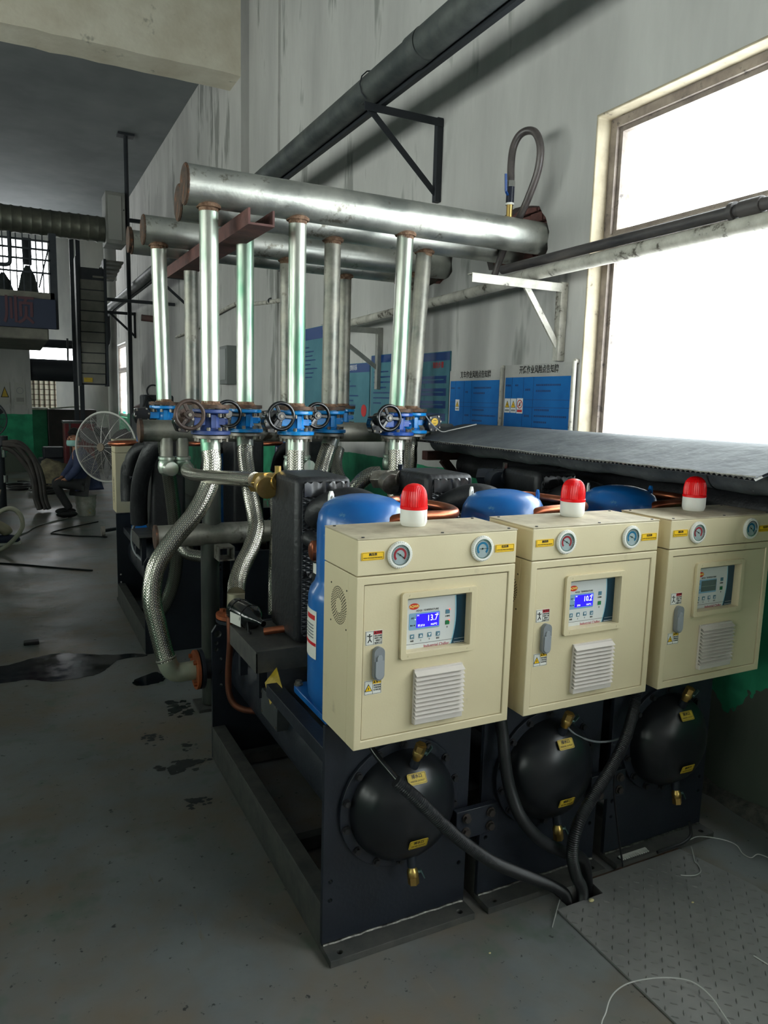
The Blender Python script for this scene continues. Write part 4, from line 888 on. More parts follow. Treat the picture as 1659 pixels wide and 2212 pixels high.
# ---------------------------------------------------------------- things on and along the right hand wall
WR = (math.pi/2, 0, -math.pi/2)   # text lying on the wall, read from the room
# big dark duct pipe on wall brackets
t = empty('duct_pipe', (2.1, 4.4, 3.53)); org(2.1, 4.4, 3.53); tag(t, 'long dark grey duct pipe slanting across the wall, ending over the stairs', 'pipe')
MB().tube([(2.1,1.2,3.53),(2.1,3.78,3.53)], .0865, 36).build('near_length', PIPEK, t)
MB().tube([(2.1,3.74,3.53),(2.1,18.5,3.53)], .082, 36).build('far_length', PIPEK, t)
MB().tube([(2.1,3.79,3.53),(2.1,3.92,3.53)], .0885, 36).build('coupling_sleeve', PIPEK, t)
MB().tube(cat([(2.1,18.45,3.53),(2.1,18.72,3.45),(2.1,18.75,3.2),(2.1,18.75,2.9),(2.02,18.75,2.74),(1.6,18.75,2.72),(.8,18.75,2.72),(-2.6,18.75,2.70)],6), .095, 20).build('drop_leg', ANGK, t)
MB().bar((2.165,1.2,3.452),(2.165,18.3,3.452),.035,.04).build('under_rail', ANGK, t)
for y in (4.445, 6.9):
    mb = MB(); mb.tube([V((2.1+.094*math.cos(a), y, 3.53+.094*math.sin(a))) for a in [math.radians(-60+30*i) for i in range(11)]], .004, 6); mb.build('wire_tie', ANGK, t)
org()
def wall_bracket(label, y, x0, x1, z, drop, m, w=.04, vz=None, grp='pipe brackets on the wall'):
    t = empty('wall_bracket', (XW, y, z)); org(XW, y, z); tag(t, label, 'bracket', grp)
    def angle(name, p0, p1):
        a = MB(); a.bar(p0, p1, w, .006); p0, p1 = V(p0), V(p1); d = (p1-p0).normalized(); s = d.cross(V((0,1,0))).normalized()*(w/2)
        a.bar(V(p0)+s+V((0,w/2,0)), V(p1)+s+V((0,w/2,0)), .006, w*.98) if abs(d.z) > .5 else a.bar(V(p0)+V((0,-w/2,-w/2)), V(p1)+V((0,-w/2,-w/2)), .006, w)
        return a.build(name, m, t, angle=20)
    angle('arm', (x0,y,z), (XW-.002,y,z))
    mb = MB(); mb.box(XW-.045,XW-.001,y-.022,y+.022,(vz if vz else z-drop-.05),z+.01); mb.build('wall_post', m, t, bevel=.003)
    mb = MB(); mb.bar((x0+(.33 if m is PAINTW else .04),y,z-.02),(XW-.03,y,z-drop),w*.8,.012,up=(0,1,0)); mb.build('brace', m, t)
    org(); return t
wall_bracket('large dark triangular wall bracket holding the duct pipe', 4.445, 2.03, 2.6, 3.425, .46, ANGK, .045)
wall_bracket('second dark triangular bracket under duct pipe, behind the risers', 7.6, 2.03, 2.6, 3.425, .46, ANGK, .045)
wall_bracket('third dark bracket under the duct pipe beyond the red channel', 11.9, 2.0, 2.6, 3.425, .46, ANGK, .05)
wall_bracket('farthest dark bracket under the duct pipe near the stairs', 17.6, 2.0, 2.6, 3.42, .5, ANGK, .06)
# cream service pipe with white brackets
t = empty('service_pipe', (2.42, 3.0, 2.265)); org(2.42, 3.0, 2.265); tag(t, 'peeling white service pipe running across the window and wall', 'pipe')
MB().tube([(2.42,1.0,2.275),(2.42,2.1,2.272),(2.42,3.3,2.268)], .031, 20).build('near_length', PAINTW, t)
MB().tube([(2.42,3.28,2.255),(2.42,3.9,2.238),(2.42,5.9,2.20)], .029, 20).build('far_length', PAINTW, t)

MB().tube([(2.42,3.22,2.263),(2.42,3.36,2.258)], .037, 20).build('coupling', PAINTW, t)
org()
t = empty('dark_pipe', (2.41, 3.0, 2.315)); org(2.41, 3.0, 2.315); tag(t, 'dark steel pipe lying on the white service pipe across window', 'pipe')
DPK = mat('dark_mottled_pipe', lin(52,50,54), lin(96,90,88), rough=.5, scale=9, stretch=(1,.3,1))  # dark mottled pipe colour, drawn out along its length
MB().tube([(2.41,1.0,2.331),(2.41,2.1,2.328),(2.41,3.42,2.325)], .0235, 18).build('tube', DPK, t); MB().tube([(2.41,1.86,2.329),(2.41,1.95,2.3287)], .031, 18).build('coupling', DPK, t, bevel=.003); MB().tube([(2.41,1.97,2.3287),(2.41,1.99,2.3285)], .034, 18).build('coupling_ring', DPK, t); org()
wall_bracket('white painted triangular wall bracket beside the window', 3.12, 2.01, 2.6, 2.225, .32, PAINTW, .04, 1.838, 'white pipe brackets')
wall_bracket('grey triangular bracket half hidden behind the risers', 5.25, 2.1, 2.6, 2.16, .30, mat('dull_grey_bracket', lin(176,176,170), lin(150,150,144), rough=.7, scale=10), .04, 1.7, 'white pipe brackets')
t = empty('wall_conduit', (2.57, 8.0, 2.68)); org(2.57, 8.0, 2.68); tag(t, 'thin sagging conduit along the wall behind the risers', 'conduit')
MB().tube(cat([(2.57,7.0,2.60),(2.57,7.45,2.615),(2.57,8.2,2.66),(2.55,8.7,2.70),(2.45,8.76,2.71),(2.45,10.0,2.66),(2.57,10.1,2.65),(2.57,13,2.60)],5), .022, 10).build('conduit_run', PAINTW, t)
for y in (7.42,7.9): MB().ring((2.57,y,2.62+.07*(y-7.4)),(0,1,0),.02,.03,.03,12).build('clip', ANGK, t)
org()
# drain hose with ball valve on the front header
t = empty('drain_hose', (2.40,3.37,2.58)); org(2.40,3.37,2.58); tag(t, 'looped brown drain hose with a ball valve on the front header', 'hose')
MB().cyl((2.40,3.37,2.575),(2.40,3.37,2.645),.0165,n=16).build('brass_nipple', BRASS, t)
MB().cyl((2.40,3.37,2.645),(2.40,3.37,2.655),.0225,n=16).build('white_washer', WHITE, t)
MB().cyl((2.40,3.37,2.655),(2.40,3.37,2.735),.0215,n=18).build('valve_body', mat('navy_valve_body', lin(26,30,46), rough=.3), t)
MB().cyl((2.40,3.37,2.735),(2.40,3.37,2.765),.023,n=6).build('union_nut', CHROME, t)
mb = MB(); mb.bar((2.378,3.36,2.69),(2.362,3.355,2.705),.012,.006); mb.bar((2.362,3.355,2.705),(2.352,3.35,2.79),.013,.005,up=(0,1,0)); mb.build('lever', SIGND, t)
HB = mat('brown_clear_hose', lin(92,84,82), lin(70,64,64), rough=.35, scale=12)
MB().tube(cat([(2.40,3.37,2.76),(2.40,3.375,2.85),(2.405,3.37,2.93),(2.42,3.345,2.985),(2.44,3.30,3.0),(2.455,3.25,2.975),(2.465,3.22,2.90),(2.47,3.235,2.80),(2.47,3.29,2.70),(2.47,3.36,2.61),(2.475,3.46,2.52),(2.475,3.52,2.44),(2.47,3.56,2.36),(2.46,3.58,2.30),(2.44,3.58,2.27)],6), .0195, 16).build('hose_loop', HB, t)
org()
# ---------------------------------------------------------------- sign boards
SX = XW-.012
def bars(parent, y0, z0, w, rows, pitch, h, m, x=SX-.0016):
    mb = MB()
    for k, f in enumerate(rows):
        n = max(2, int(w*f/.016)); 
        for i in range(n): mb.box(x-.0002, x+.0004, y0-.016*i-.012, y0-.016*i, z0-pitch*k-h/2, z0-pitch*k+h/2)
    o = mb.build('small_print', m, parent, angle=0); o['kind'] = 'stuff'; return o
def risk_board(label, y0, y1, z0, z1, title, zb, pics, full):
    t = empty('sign_board', (SX, (y0+y1)/2, z0)); org(SX, (y0+y1)/2, z0); tag(t, label, 'sign', 'blue risk notice boards')
    b = MB().box(SX, XW, y0, y1, z0, z1).build('board', SIGNW, t)
    f = MB().box(SX-.001, SX+.001, y0+.016, y1-.012, z0+.012, zb).build('printed_field', SIGNB, t)
    text(title, .047, INK, b, (SX-.0012, (y0+y1)/2-.01, (zb+z1)/2+.002), WR, sx=.72, bold=.0006)
    H = zb-z0; mb = MB(); W = y1-y0
    for fz in ((.27, .36, .72) if full else (.30, .36, .72)): mb.box(SX-.0016, SX-.0006, y0+.016, y1-.012, zb-H*fz-.0012, zb-H*fz+.0012)
    for fy, a, c in ((.13,0,.29),(.31,0,1),(.46,0,1)): mb.box(SX-.0016, SX-.0006, y1-W*fy-.001, y1-W*fy+.001, zb-H*c, zb-H*a)
    mb.build('rule_lines', SIGNL, t)
    bars(t, y1-W*.50, zb-.045, W*.40, (.9,.6,), .032, .010, SIGNL); bars(t, y1-W*.49, zb-.18, W*.46, (.5,1,.45,.6,.9), .033, .010, SIGNL); bars(t, y1-W*.035, zb-.045, W*.2, (.5,), .07, .010, SIGNL); bars(t, y1-W*.18, zb-.045, W*.1, (.7,), .07, .010, SIGNL); bars(t, y1-W*.34, zb-.07, W*.09, (.9,), .07, .012, SIGNL); bars(t, y1-W*.34, zb-.215, W*.1, (1,), .07, .012, SIGNL)
    for k, (yy, zz, s, kind) in enumerate(pics):
        p = MB().box(SX-.0022, SX-.0008, yy-s*.5, yy+s*.5, zz-s*.85, zz+s*.70).build('hazard_pictogram', INKW, t)
        if kind == 'tri':
            mb = MB(); mb.prism([(yy-s*.42,zz-s*.30),(yy+s*.42,zz-s*.30),(yy,zz+s*.48)],[],fyz(SX-.0022,-1),.0004); q = mb.build('triangle_border', INK, p)
            mb = MB(); mb.prism([(yy-s*.33,zz-s*.25),(yy+s*.33,zz-s*.25),(yy,zz+s*.37)],[],fyz(SX-.0026,-1),.0003); mb.build('triangle_fill', YEL, p)
            mb = MB(); mb.prism([(yy-.03*s,zz+.2*s),(yy+.09*s,zz-.02*s),(yy,zz-.02*s),(yy+.03*s,zz-.2*s),(yy-.09*s,zz+.03*s),(yy,zz+.03*s)],[],fyz(SX-.003,-1),.0003); mb.build('hazard_symbol', INK, p)
            MB().box(SX-.0026, SX-.002, yy-s*.38, yy+s*.38, zz-s*.68, zz-s*.50).build('caption_bar', HANDLE, p)
        else:
            mb = MB(); mb.ring((SX-.0022,yy,zz+.1*s),(-1,0,0),s*.36,s*.45,.0005,28); mb.bar((SX-.0026,yy-.26*s,zz+.36*s),(SX-.0026,yy+.26*s,zz-.16*s),.0006,s*.08); mb.build('prohibition_ring', INKR, p)
            mb = MB(); mb.prism([(yy-.12*s,zz-.08*s),(yy+.12*s,zz-.08*s),(yy+.1*s,zz+.12*s),(yy,zz+.30*s),(yy-.1*s,zz+.1*s)],[],fyz(SX-.0023,-1),.0002); mb.build('flame_symbol', INK, p)
            MB().box(SX-.0026, SX-.002, yy-s*.42, yy+s*.42, zz-s*.72, zz-s*.46).build('caption_bar', INKR, p)
    org(); return t
risk_board('blue risk notice board with three hazard pictograms, nearest the window', 3.004, 3.600, 1.30, 1.832, '开炼作业风险点告知牌', 1.762, [(3.558,1.606,.052,'tri'),(3.500,1.606,.052,'tri'),(3.440,1.606,.055,'ban')], True)
risk_board('blue risk notice board with one small hazard pictogram', 3.632, 4.205, 1.30, 1.815, '叉车作业风险点告知牌', 1.750, [(4.10,1.60,.046,'tri')], False)
for y, z0, z1, lb in ((3.612,1.20,1.82,'thin grey pipe standing between the two blue notice boards'), (2.992,1.20,1.835,'thin grey pipe at window side of the notice boards')):
    t = empty('edge_pipe', (XW-.02, y, z0)); org(XW-.02, y, z0); tag(t, lb, 'pipe', 'thin pipes beside the boards')
    MB().cyl((XW-.022,y,z0),(XW-.022,y,z1),.0125,n=12).build('tube', PAINTW, t); MB().cyl((XW-.022,y,z1),(XW-.001,y,z1),.0125,n=12).build('return_bend', PAINTW, t); org()
def info_board(label, y0, y1, z0, z1, head, title, rows, dark, hcol=None):
    t = empty('sign_board', (SX, (y0+y1)/2, z0)); org(SX, (y0+y1)/2, z0); tag(t, label, 'sign', 'pale teal information boards')
    MB().box(SX, XW, y0, y1, z0, z1).build('board', SIGNT, t)
    h = MB().box(SX-.001, SX+.001, y0, y1, z1-head, z1-.004).build('header_band', hcol or SIGND, t)
    if title: text(title[0], title[1], title[2], t, (SX-.0014, title[3], title[4]), WR, sx=.8, bold=.0005)
    if dark:
        n = rows
        for k in range(n):
            zz = z1-head-.10-k*.083; q = MB().box(SX-.0016, SX+.001, y0+.035, y1-.02, zz-.050, zz).build('step_box', SIGND, t)
            bars(q, y1-.03, zz-.025, (y1-y0)-.08, (1,), .03, .008, SIGNT, SX-.0018)
            if k < n-1:
                mb = MB(); ym = (y0+y1)/2-.02; mb.prism([(ym-.008,zz-.066),(ym+.008,zz-.066),(ym,zz-.080)],[],fyz(SX-.0012,-1),.0004); mb.box(SX-.0016,SX-.001,ym-.002,ym+.002,zz-.067,zz-.052); mb.build('step_arrow', SIGND, t)
    else:
        bars(t, y1-.05, z1-head-.07, (y1-y0)*.8, rows, .04, .011, SIGND)
    org(); return t
info_board('pale teal board with four navy step boxes beside blue notices', 4.215, 4.90, 1.40, 1.945, .058, ('现的步骤', .045, INKR, 4.36, 1.855), 5, True)
info_board('pale teal board with red heading behind the leaning riser', 4.93, 5.40, 1.38, 1.965, .06, None, (.7,1,.9,.6,.8,1,.4), False)
info_board('navy headed teal board between the middle risers', 5.43, 6.10, 1.40, 1.915, .075, ('控制关系', .05, INKW, 5.75, 1.878), (.5,.7,.4,.8,.6,.7,.5), False)
info_board('narrow teal board with navy top, higher than its neighbours', 6.42, 6.95, 1.50, 2.28, .11, None, (.3,.6,.5,.7,.4,.8,.6,.5), False)
t = empty('red_seal', (SX,5.52,1.53)); org(SX,5.52,1.53); o = MB().cyl((SX-.003,5.52,1.53),(SX-.001,5.52,1.53),.05,n=20).build('red_spot', INKR, t, angle=30); tag(t, 'small red oval notice below the navy headed board', 'notice'); org()
# meter box on the pilaster
t = empty('meter_box', (2.43,9.1,1.78)); org(2.43,9.1,1.78); tag(t, 'grey framed meter box on the pilaster behind the risers', 'box')
MB().box(2.36,2.48,8.95,9.40,1.77,2.23).build('casing', mat('grey_meter_box', lin(116,120,118), rough=.5), t, bevel=.006); MB().box(2.352,2.362,8.99,9.36,1.82,2.19).build('door', mat('grey_meter_door', lin(140,144,142), rough=.4), t, bevel=.004); org()
# ---------------------------------------------------------------- wrapped pipes and plastic sheet below the window
def wrapped(label, x, z, r, y0, y1):
    P = []; R = []; N = 70
    for i in range(N+1):
        y = y0+(y1-y0)*i/N; P.append((x, y, z+.004*math.sin(i*.7))); R.append(r*(1+.02*math.sin(i*1.9)+random.uniform(-.012,.012)))
    t = empty('insulated_pipe', (x, y0, z)); org(x, y0, z); tag(t, label, 'pipe', 'wrapped pipes under the window')
    MB().tube(P, R, 28).build('wrapping', DUCTF, t, angle=60)
    for y in ((1.86,) if r > .074 else (2.7,)): MB().torus((x,y,z),(0,1,0),r*1.03,.003,28,6).build('tie_wire', ANGK, t)
    org(); return t
wrapped('grey wrapped insulated pipe along the window, nearer the cabinets', 2.325, 1.394, .076, .6, 3.86)
wrapped('grey wrapped insulated pipe along the window, against the wall', 2.485, 1.392, .074, .6, 3.86)
t = empty('foam_lagged_pipe', (2.44, .6, 1.24)); org(2.44, .6, 1.24); tag(t, 'black foam lagged pipe below the grey wrapped pair', 'pipe')
MB().tube([(2.475,.6,1.238),(2.475,2.0,1.240),(2.475,3.80,1.238)], .070, 24).build('lagging', FOAM, t)
for y in (1.3,2.1,2.9): MB().torus((2.475,y,1.239),(0,1,0),.071,.003,24,6).build('tape_band', BLKG, t)
org()
t = empty('corrugated_sheet', (2.33, 2.7, 1.478)); org(2.33, 2.7, 1.478); tag(t, 'grey corrugated plastic sheet draped over the wrapped pipes, cut edge overhanging', 'sheet')
SEC = [(2.025,1.392),(2.06,1.402),(2.12,1.419),(2.18,1.437),(2.24,1.457),(2.29,1.472),(2.34,1.479),(2.40,1.480),(2.46,1.474)]; TH = .010; Y0, Y1 = 1.50, 3.62
def wob(y, k): return (.004*math.sin(y*5)+.002*math.sin(y*17))*(1-k/8)
def skin_sheet(name, lift, m):
    mb = MB(); N = 44; vs = []; K = len(SEC)
    for i in range(N+1):
        y = Y0+(Y1-Y0)*i/N
        for q in (0, .0014):
            for k, (x, z) in enumerate(SEC): vs.append((x+wob(y,k), y, z+lift+q+wob(y+1,k)*.5))
    fs = []
    for i in range(N):
        a = 2*K*i; b = a+2*K
        for k in range(K-1): fs += [(a+k,b+k,b+k+1,a+k+1),(a+K+k,a+K+k+1,b+K+k+1,b+K+k)]
        fs += [(a,a+K,b+K,b),(a+K-1,b+K-1,b+2*K-1,a+2*K-1)]
    for a in (0, 2*K*N): fs += [(a+k,a+k+1,a+K+k+1,a+K+k) for k in range(K-1)]
    mb.add(vs, fs); return mb.build(name, m, t, angle=50)
skin_sheet('lower_skin', 0, CORR); skin_sheet('upper_skin', TH, SHEETG)
mb = MB(); N = 210; vs = []
for i in range(N+1):
    y = Y0+(Y1-Y0)*i/N; zz = (TH if i % 2 else .0014)
    for k in (0, 1): vs.append((SEC[k][0]+wob(y,k)+.001, y, SEC[k][1]+zz+wob(y+1,k)*.5))
mb.add(vs, [(2*i,2*i+1,2*i+3,2*i+2) for i in range(N)]); mb.build('flute_web', CORRE, t, angle=10)['kind'] = 'stuff'
pts = [(SEC[0][0]+wob(Y0+(Y1-Y0)*i/70,0)-.001+random.uniform(-.001,.001), Y0+(Y1-Y0)*i/70, SEC[0][1]+TH+.001+random.uniform(0,.003)) for i in range(71)]
MB().tube(pts, .0020, 5).build('frayed_rim', CORRE, t)
org()
t = empty('rusty_bracket', (2.56,3.88,1.05)); org(2.56,3.88,1.05); tag(t, 'rusty red gusset bracket under the ends of the wrapped pipes', 'bracket')
MB().box(2.20,2.598,3.80,3.86,1.268,1.322).build('arm', CHAN, t, bevel=.003); MB().bar((2.33,3.83,1.27),(2.58,3.83,1.0),.05,.03,up=(0,1,0)).build('gusset', CHAN, t); org()
one('tie_wire', MB().tube(cat([(2.05,3.58,1.54),(2.07,3.55,1.50),(2.09,3.52,1.47),(2.12,3.50,1.45),(2.16,3.48,1.46),(2.22,3.46,1.475),(2.30,3.44,1.495)],6), .003, 6), WIREM, 'pale wire tied from the yellow disc valve to the sheet', 'wire')
# ---------------------------------------------------------------- far end of the hall
DK = mat('dark_steelwork', lin(34,40,48), lin(46,50,56), rough=.6, scale=6)
MEZZ = mat('mezzanine_concrete', lin(120,118,108), lin(96,94,88), rough=.9, scale=3)
NAVY = mat('navy_sign_panel', lin(36,44,66), rough=.6)
st(MB().box(-2.4, .42, 16.87, 17.3, 0, 2.56).build('wall_pillar', PILG, angle=0))
for x0, x1, lb in ((-.16,.03,'left notice sheet with warning triangle on the green based pillar'), (.11,.31,'pale framed notice with round emblem on green based pillar')):
    t = empty('wall_notice', ((x0+x1)/2, 16.85, 1.39)); org((x0+x1)/2, 16.85, 1.39); tag(t, lb, 'notice', 'notices on the pillar')
    MB().box(x0,x1,16.855,16.868,1.36,1.80).build('sheet', mat('faded_notice_sheet', lin(168,168,162), rough=.6), t)
    if x0 < 0:
        mb = MB(); mb.prism([(x0+.02,1.5),(x1-.02,1.5),((x0+x1)/2,1.72)],[],fxz(16.854,-1),.002); mb.build('triangle', INK, t); mb = MB(); mb.prism([(x0+.04,1.515),(x1-.04,1.515),((x0+x1)/2,1.69)],[],fxz(16.851,-1),.002); mb.build('triangle_fill', YELD, t)
    else:
        mb = MB(); mb.ring(((x0+x1)/2,16.855,1.64),(0,-1,0),.055,.065,.002,24); mb.build('emblem_ring', HANDLE, t); MB().box(x0+.03,x1-.03,16.852,16.856,1.42,1.50).build('caption', mat('notice_caption', lin(140,140,134), rough=.6), t)
    org()
# mezzanine with its sign panel and barred cage
t = empty('mezzanine', (-1.0, 12.2, 2.36)); org(-1.0, 12.2, 2.36); tag(t, 'dark mezzanine platform with sign panel and barred cage at left', 'platform')
mb = MB(); mb.box(-2.6,.56,12.0,15.0,2.36,2.53); mb.build('deck_edge', MEZZ, t, bevel=.02)
sp_ = MB().box(-2.6,.665,11.95,12.0,2.52,2.935).build('sign_panel', NAVY, t, bevel=.006)
text('顺', .42, mat('dull_red_sign_print', lin(76,44,52), rough=.6), sp_, (.185,11.945,2.735), name='sign_character', bold=.004)
MB().box(-2.6,.655,12.0,12.3,2.935,3.03).build('upper_ledge', MEZZ, t)
MB().box(.60,.70,12.0,12.12,2.53,3.86).build('corner_post', DK, t)
for i in range(18): MB().box(.52-.085*i-.008,.52-.085*i+.008,12.02,12.04,3.0,3.82).build('bar', DK, t)
for z in (3.30,3.48,3.62,3.74): MB().box(-2.6,.62,12.0,12.03,z-.012,z+.012).build('rail', DK, t)
MB().bar((.46,12.05,3.1),(.62,12.05,3.75),.02,.02).build('diagonal', DK, t)
MB().tube(cat([(.10,11.98,3.82),(.10,11.97,3.5),(.08,11.97,3.38),(-.05,11.97,3.36)],5), .028, 10).build('bent_pipe', DK, t)
MB().box(.26,.38,12.1,12.2,3.42,3.78).build('hanging_box', DK, t)
org()
SACK = mat('black_sacks', lin(38,44,46), lin(66,72,70), rough=.6, scale=9, bump=.8, bscale=14)
for i, (x, h, lb) in enumerate(((.33,.42,'peaked dark sack on the mezzanine behind the bars at right'), (.0,.36,'dark sack on the mezzanine behind bars, left of the peaked one'), (-.32,.40,'dark sack on the mezzanine at the picture edge'))):
    mb = MB(); n = 18; vs = []; prof = [(.14,0),(.155,.1),(.14,.24),(.10,h*.85),(.02,h)]
    mb.lathe(prof, (x,12.5,2.535), (0,0,1), n)
    for k in range(len(mb.v)): p = mb.v[k]; mb.v[k] = (p[0]+random.uniform(-.012,.012), p[1]+random.uniform(-.012,.012), p[2]*1.0 if p[2] < 2.54 else 2.535+(p[2]-2.535)*2.2)
    one('sack', mb, SACK, lb, 'sack', 'sacks on the mezzanine', angle=80)
# ribbed air duct with its end box
t = empty('air_duct', (0, 14.0, 4.39)); org(0, 14.0, 4.39); tag(t, 'large ribbed round air duct hanging under the ceiling', 'duct')
P, R = [], []
for i in range(240):
    P.append((-7.1+8.68*i/239, 14.0, 4.39+.03*(239-i)/239)); R.append(.205*(1.0 if i % 4 else 1.05))
MB().tube(P, R, 28).build('ribbed_tube', mat('dull_tin_duct', lin(96,98,90), lin(120,120,108), rough=.45, metal=.6, scale=5), t, angle=30)
org()
t = empty('duct_box', (1.78,14.0,4.12)); org(1.78,14.0,4.12); tag(t, 'pale rectangular plenum box at the end of the ribbed duct', 'box')
MB().box(1.585,1.90,13.75,14.3,4.14,4.98).build('casing', mat('pale_plenum', lin(150,150,146), lin(130,130,126), rough=.6, scale=4), t, bevel=.01); MB().box(1.62,1.84,13.735,13.755,4.2,4.92).build('access_panel', mat('pale_plenum_panel', lin(160,160,156), rough=.6), t, bevel=.005); MB().cyl((1.875,13.74,4.70),(1.875,13.76,4.70),.012,n=8).build('latch', DK, t)
MB().box(1.90,2.59,14.1,14.16,4.6,4.66).build('wall_arm', DK, t); org()
t = empty('steel_post', (1.965,14.0,0)); tag(t, 'slim dark steel post from ceiling to floor', 'post'); org(1.965,14.0,0)
MB().cyl((1.965,14.0,.012),(1.965,14.0,5.98),.036,n=14).build('shaft', DK, t); MB().box(1.83,2.10,13.9,14.1,5.96,6.0).build('top_plate', DK, t); MB().box(1.865,2.065,13.9,14.1,0,.012).build('base_plate', DK, t); org()
for x, lb in ((1.20,'left of two slim grey stanchions beyond the seated worker'), (1.31,'right of two slim grey stanchions beyond the seated worker')):
    t = empty('stanchion', (x,16.0,0)); org(x,16.0,0); tag(t, lb, 'post', 'stanchions'); MB().box(x-.04,x+.04,15.96,16.04,0,4.6).build('shaft', DK, t); MB().box(x-.055,x+.055,15.93,16.07,0,.02).build('foot', DK, t); org()
# segmented chute (bucket conveyor casing)
t = empty('conveyor_chute', (1.25,13.0,1.76)); org(1.25,13.0,1.76); tag(t, 'segmented grey conveyor chute hanging beside the seated worker', 'chute')
PANS = mat('chute_panel', lin(126,124,116), lin(104,104,98), rough=.6, scale=4)
MB().box(1.04,1.46,13.06,13.3,1.76,3.60).build('casing', DK, t)
for i in range(10):
    z = 1.78+i*.165; MB().box(1.065+.003*i,1.43+.003*i,13.02+.004*i,13.07+.004*i,z,z+.15).build('panel', PANS, t, bevel=.004)
for x in (1.045,1.465): MB().box(x-.02,x+.02,13.0,13.3,1.74,3.75).build('side_rail', DK, t)
for i in range(5):
    z = 3.45+i*.085; MB().box(1.28+.06*i,1.62+.05*i,13.03+.12*i,13.3+.12*i,z,z+.03).build('step_tread', PANS, t)
MB().box(1.10,1.23,13.005,13.02,1.80,1.87).build('yellow_plate', YELD, t)
MB().bar((1.46,13.2,3.15),(2.59,13.2,3.15),.05,.05).build('wall_arm', DK, t); org()
t = empty('thick_pipe', (.6,17.0,2.07)); org(.6,17.0,2.07); tag(t, 'thick black horizontal pipe across the far opening', 'pipe'); MB().cyl((.42,17.15,2.08),(1.46,17.15,2.08),.225,n=28).build('barrel', ANGK, t); MB().cyl((1.36,17.1,2.08),(1.52,17.1,2.08),.235,n=28).build('end_sleeve', PIPEK, t); MB().cyl((1.15,17.15,2.3),(1.15,17.15,2.75),.02,n=8).build('hanger_rod', DK, t); org()
t = empty('round_column', (2.28,19.2,0)); org(2.28,19.2,0); tag(t, 'pale round column by the bright far window', 'column'); MB().cyl((2.28,19.2,0),(2.28,19.2,4.3),.12,n=20).build('shaft', WALLF, t); MB().cyl((2.28,19.2,4.3),(2.28,19.2,6.0),.14,n=20).build('head', WALLF, t); org()
# tank, tub, lattice crate
t = empty('steel_tank', (1.3,19.0,0)); org(1.3,19.0,0); tag(t, 'dark brown open tank with a pale rim at the far end', 'tank')
MB().box(.80,1.86,19.0,20.0,0,1.24).build('tank_body', mat('dark_brown_tank', lin(76,64,64), lin(60,52,54), rough=.6, scale=4), t, bevel=.01); MB().bar((.84,18.96,1.25),(1.6,18.96,1.33),.05,.03).build('pale_rim', PAINTW, t); org()
t = empty('green_cabinet', (.6,19.2,0)); org(.6,19.2,0); tag(t, 'bright green locker beside the dark brown tank', 'cabinet')
MB().box(.38,.79,19.1,19.6,0,1.22).build('locker_body', mat('bright_green_paint', lin(62,150,112), lin(40,120,88), rough=.5, scale=3), t, bevel=.01); MB().box(.36,.80,19.05,19.65,1.22,1.27).build('locker_top', PAINTW, t); org()
t = empty('red_tub', (1.16,15.0,0)); org(1.16,15.0,0); tag(t, 'dark red metal tub behind the seated worker', 'tub'); MB().box(.90,1.42,15.0,15.5,.02,1.08).build('tub_body', mat('dark_red_tub', lin(120,30,38), lin(84,28,34), rough=.5, scale=4), t, bevel=.015); MB().box(.885,1.435,14.985,15.515,1.06,1.10).build('tub_rim', PIPEK, t); MB().box(.98,1.01,14.98,15.0,.05,1.06).build('corner_bar', PIPEK, t); org()
t = empty('lattice_crate', (.82,21.0,0)); org(.82,21.0,0); tag(t, 'backlit cream lattice crate at the far end', 'crate'); MB().box(.46,1.10,21.0,21.5,0,1.98).build('cream_panel', mat('cream_crate_panel', lin(216,208,186), rough=.5), t)
for i in range(6): MB().box(.46+.122*i,.475+.122*i,20.98,21.0,1.2,1.98).build('upright', RUSTD, t)
for i in range(6): MB().box(.46,1.10,20.985,21.0,1.3+.13*i,1.315+.13*i).build('cross_bar', RUSTD, t)
org()
for i, (x, y, w, h, d_, m, lb) in enumerate(((.75,16.2,.55,.55,.5,DK,'dark stack of boards at the foot of the green pillar'), (1.75,17.4,.5,.9,.5,DK,'dark machine block behind the fan'))):
    t = empty('dark_block', (x,y,0)); org(x,y,0); tag(t, lb, 'machine'); MB().box(x-w/2,x+w/2,y-d_/2,y+d_/2,0,h*.6).build('lower_block', m, t, bevel=.03); MB().box(x-w*.35,x+w*.35,y-d_*.4,y+d_*.35,h*.6,h).build('upper_block', m, t, bevel=.03); org()
def lumpy(name, label, c, r, sc, m, cat_, seed, amp=.18):
    rnd = random.Random(seed); mb = MB(); mb.sph((0,0,0), 1, 18, 12)
    for k, p in enumerate(mb.v):
        f = 1+amp*math.sin(p[0]*5+seed)*math.cos(p[1]*4)+rnd.uniform(-amp*.3,amp*.3); mb.v[k] = (c[0]+p[0]*r*sc[0]*f, c[1]+p[1]*r*sc[1]*f, max(.0, c[2]+p[2]*r*sc[2]*f))
    return one(name, mb, m, label, cat_, angle=80)
lumpy('burlap_sack', 'pale crumpled sack on the ground left of seated worker', (.62,13.6,.24), .26, (1.2,.8,.95), mat('burlap', lin(150,140,112), lin(104,96,80), rough=.9, scale=8, bump=.6, bscale=20), 'sack', 3)
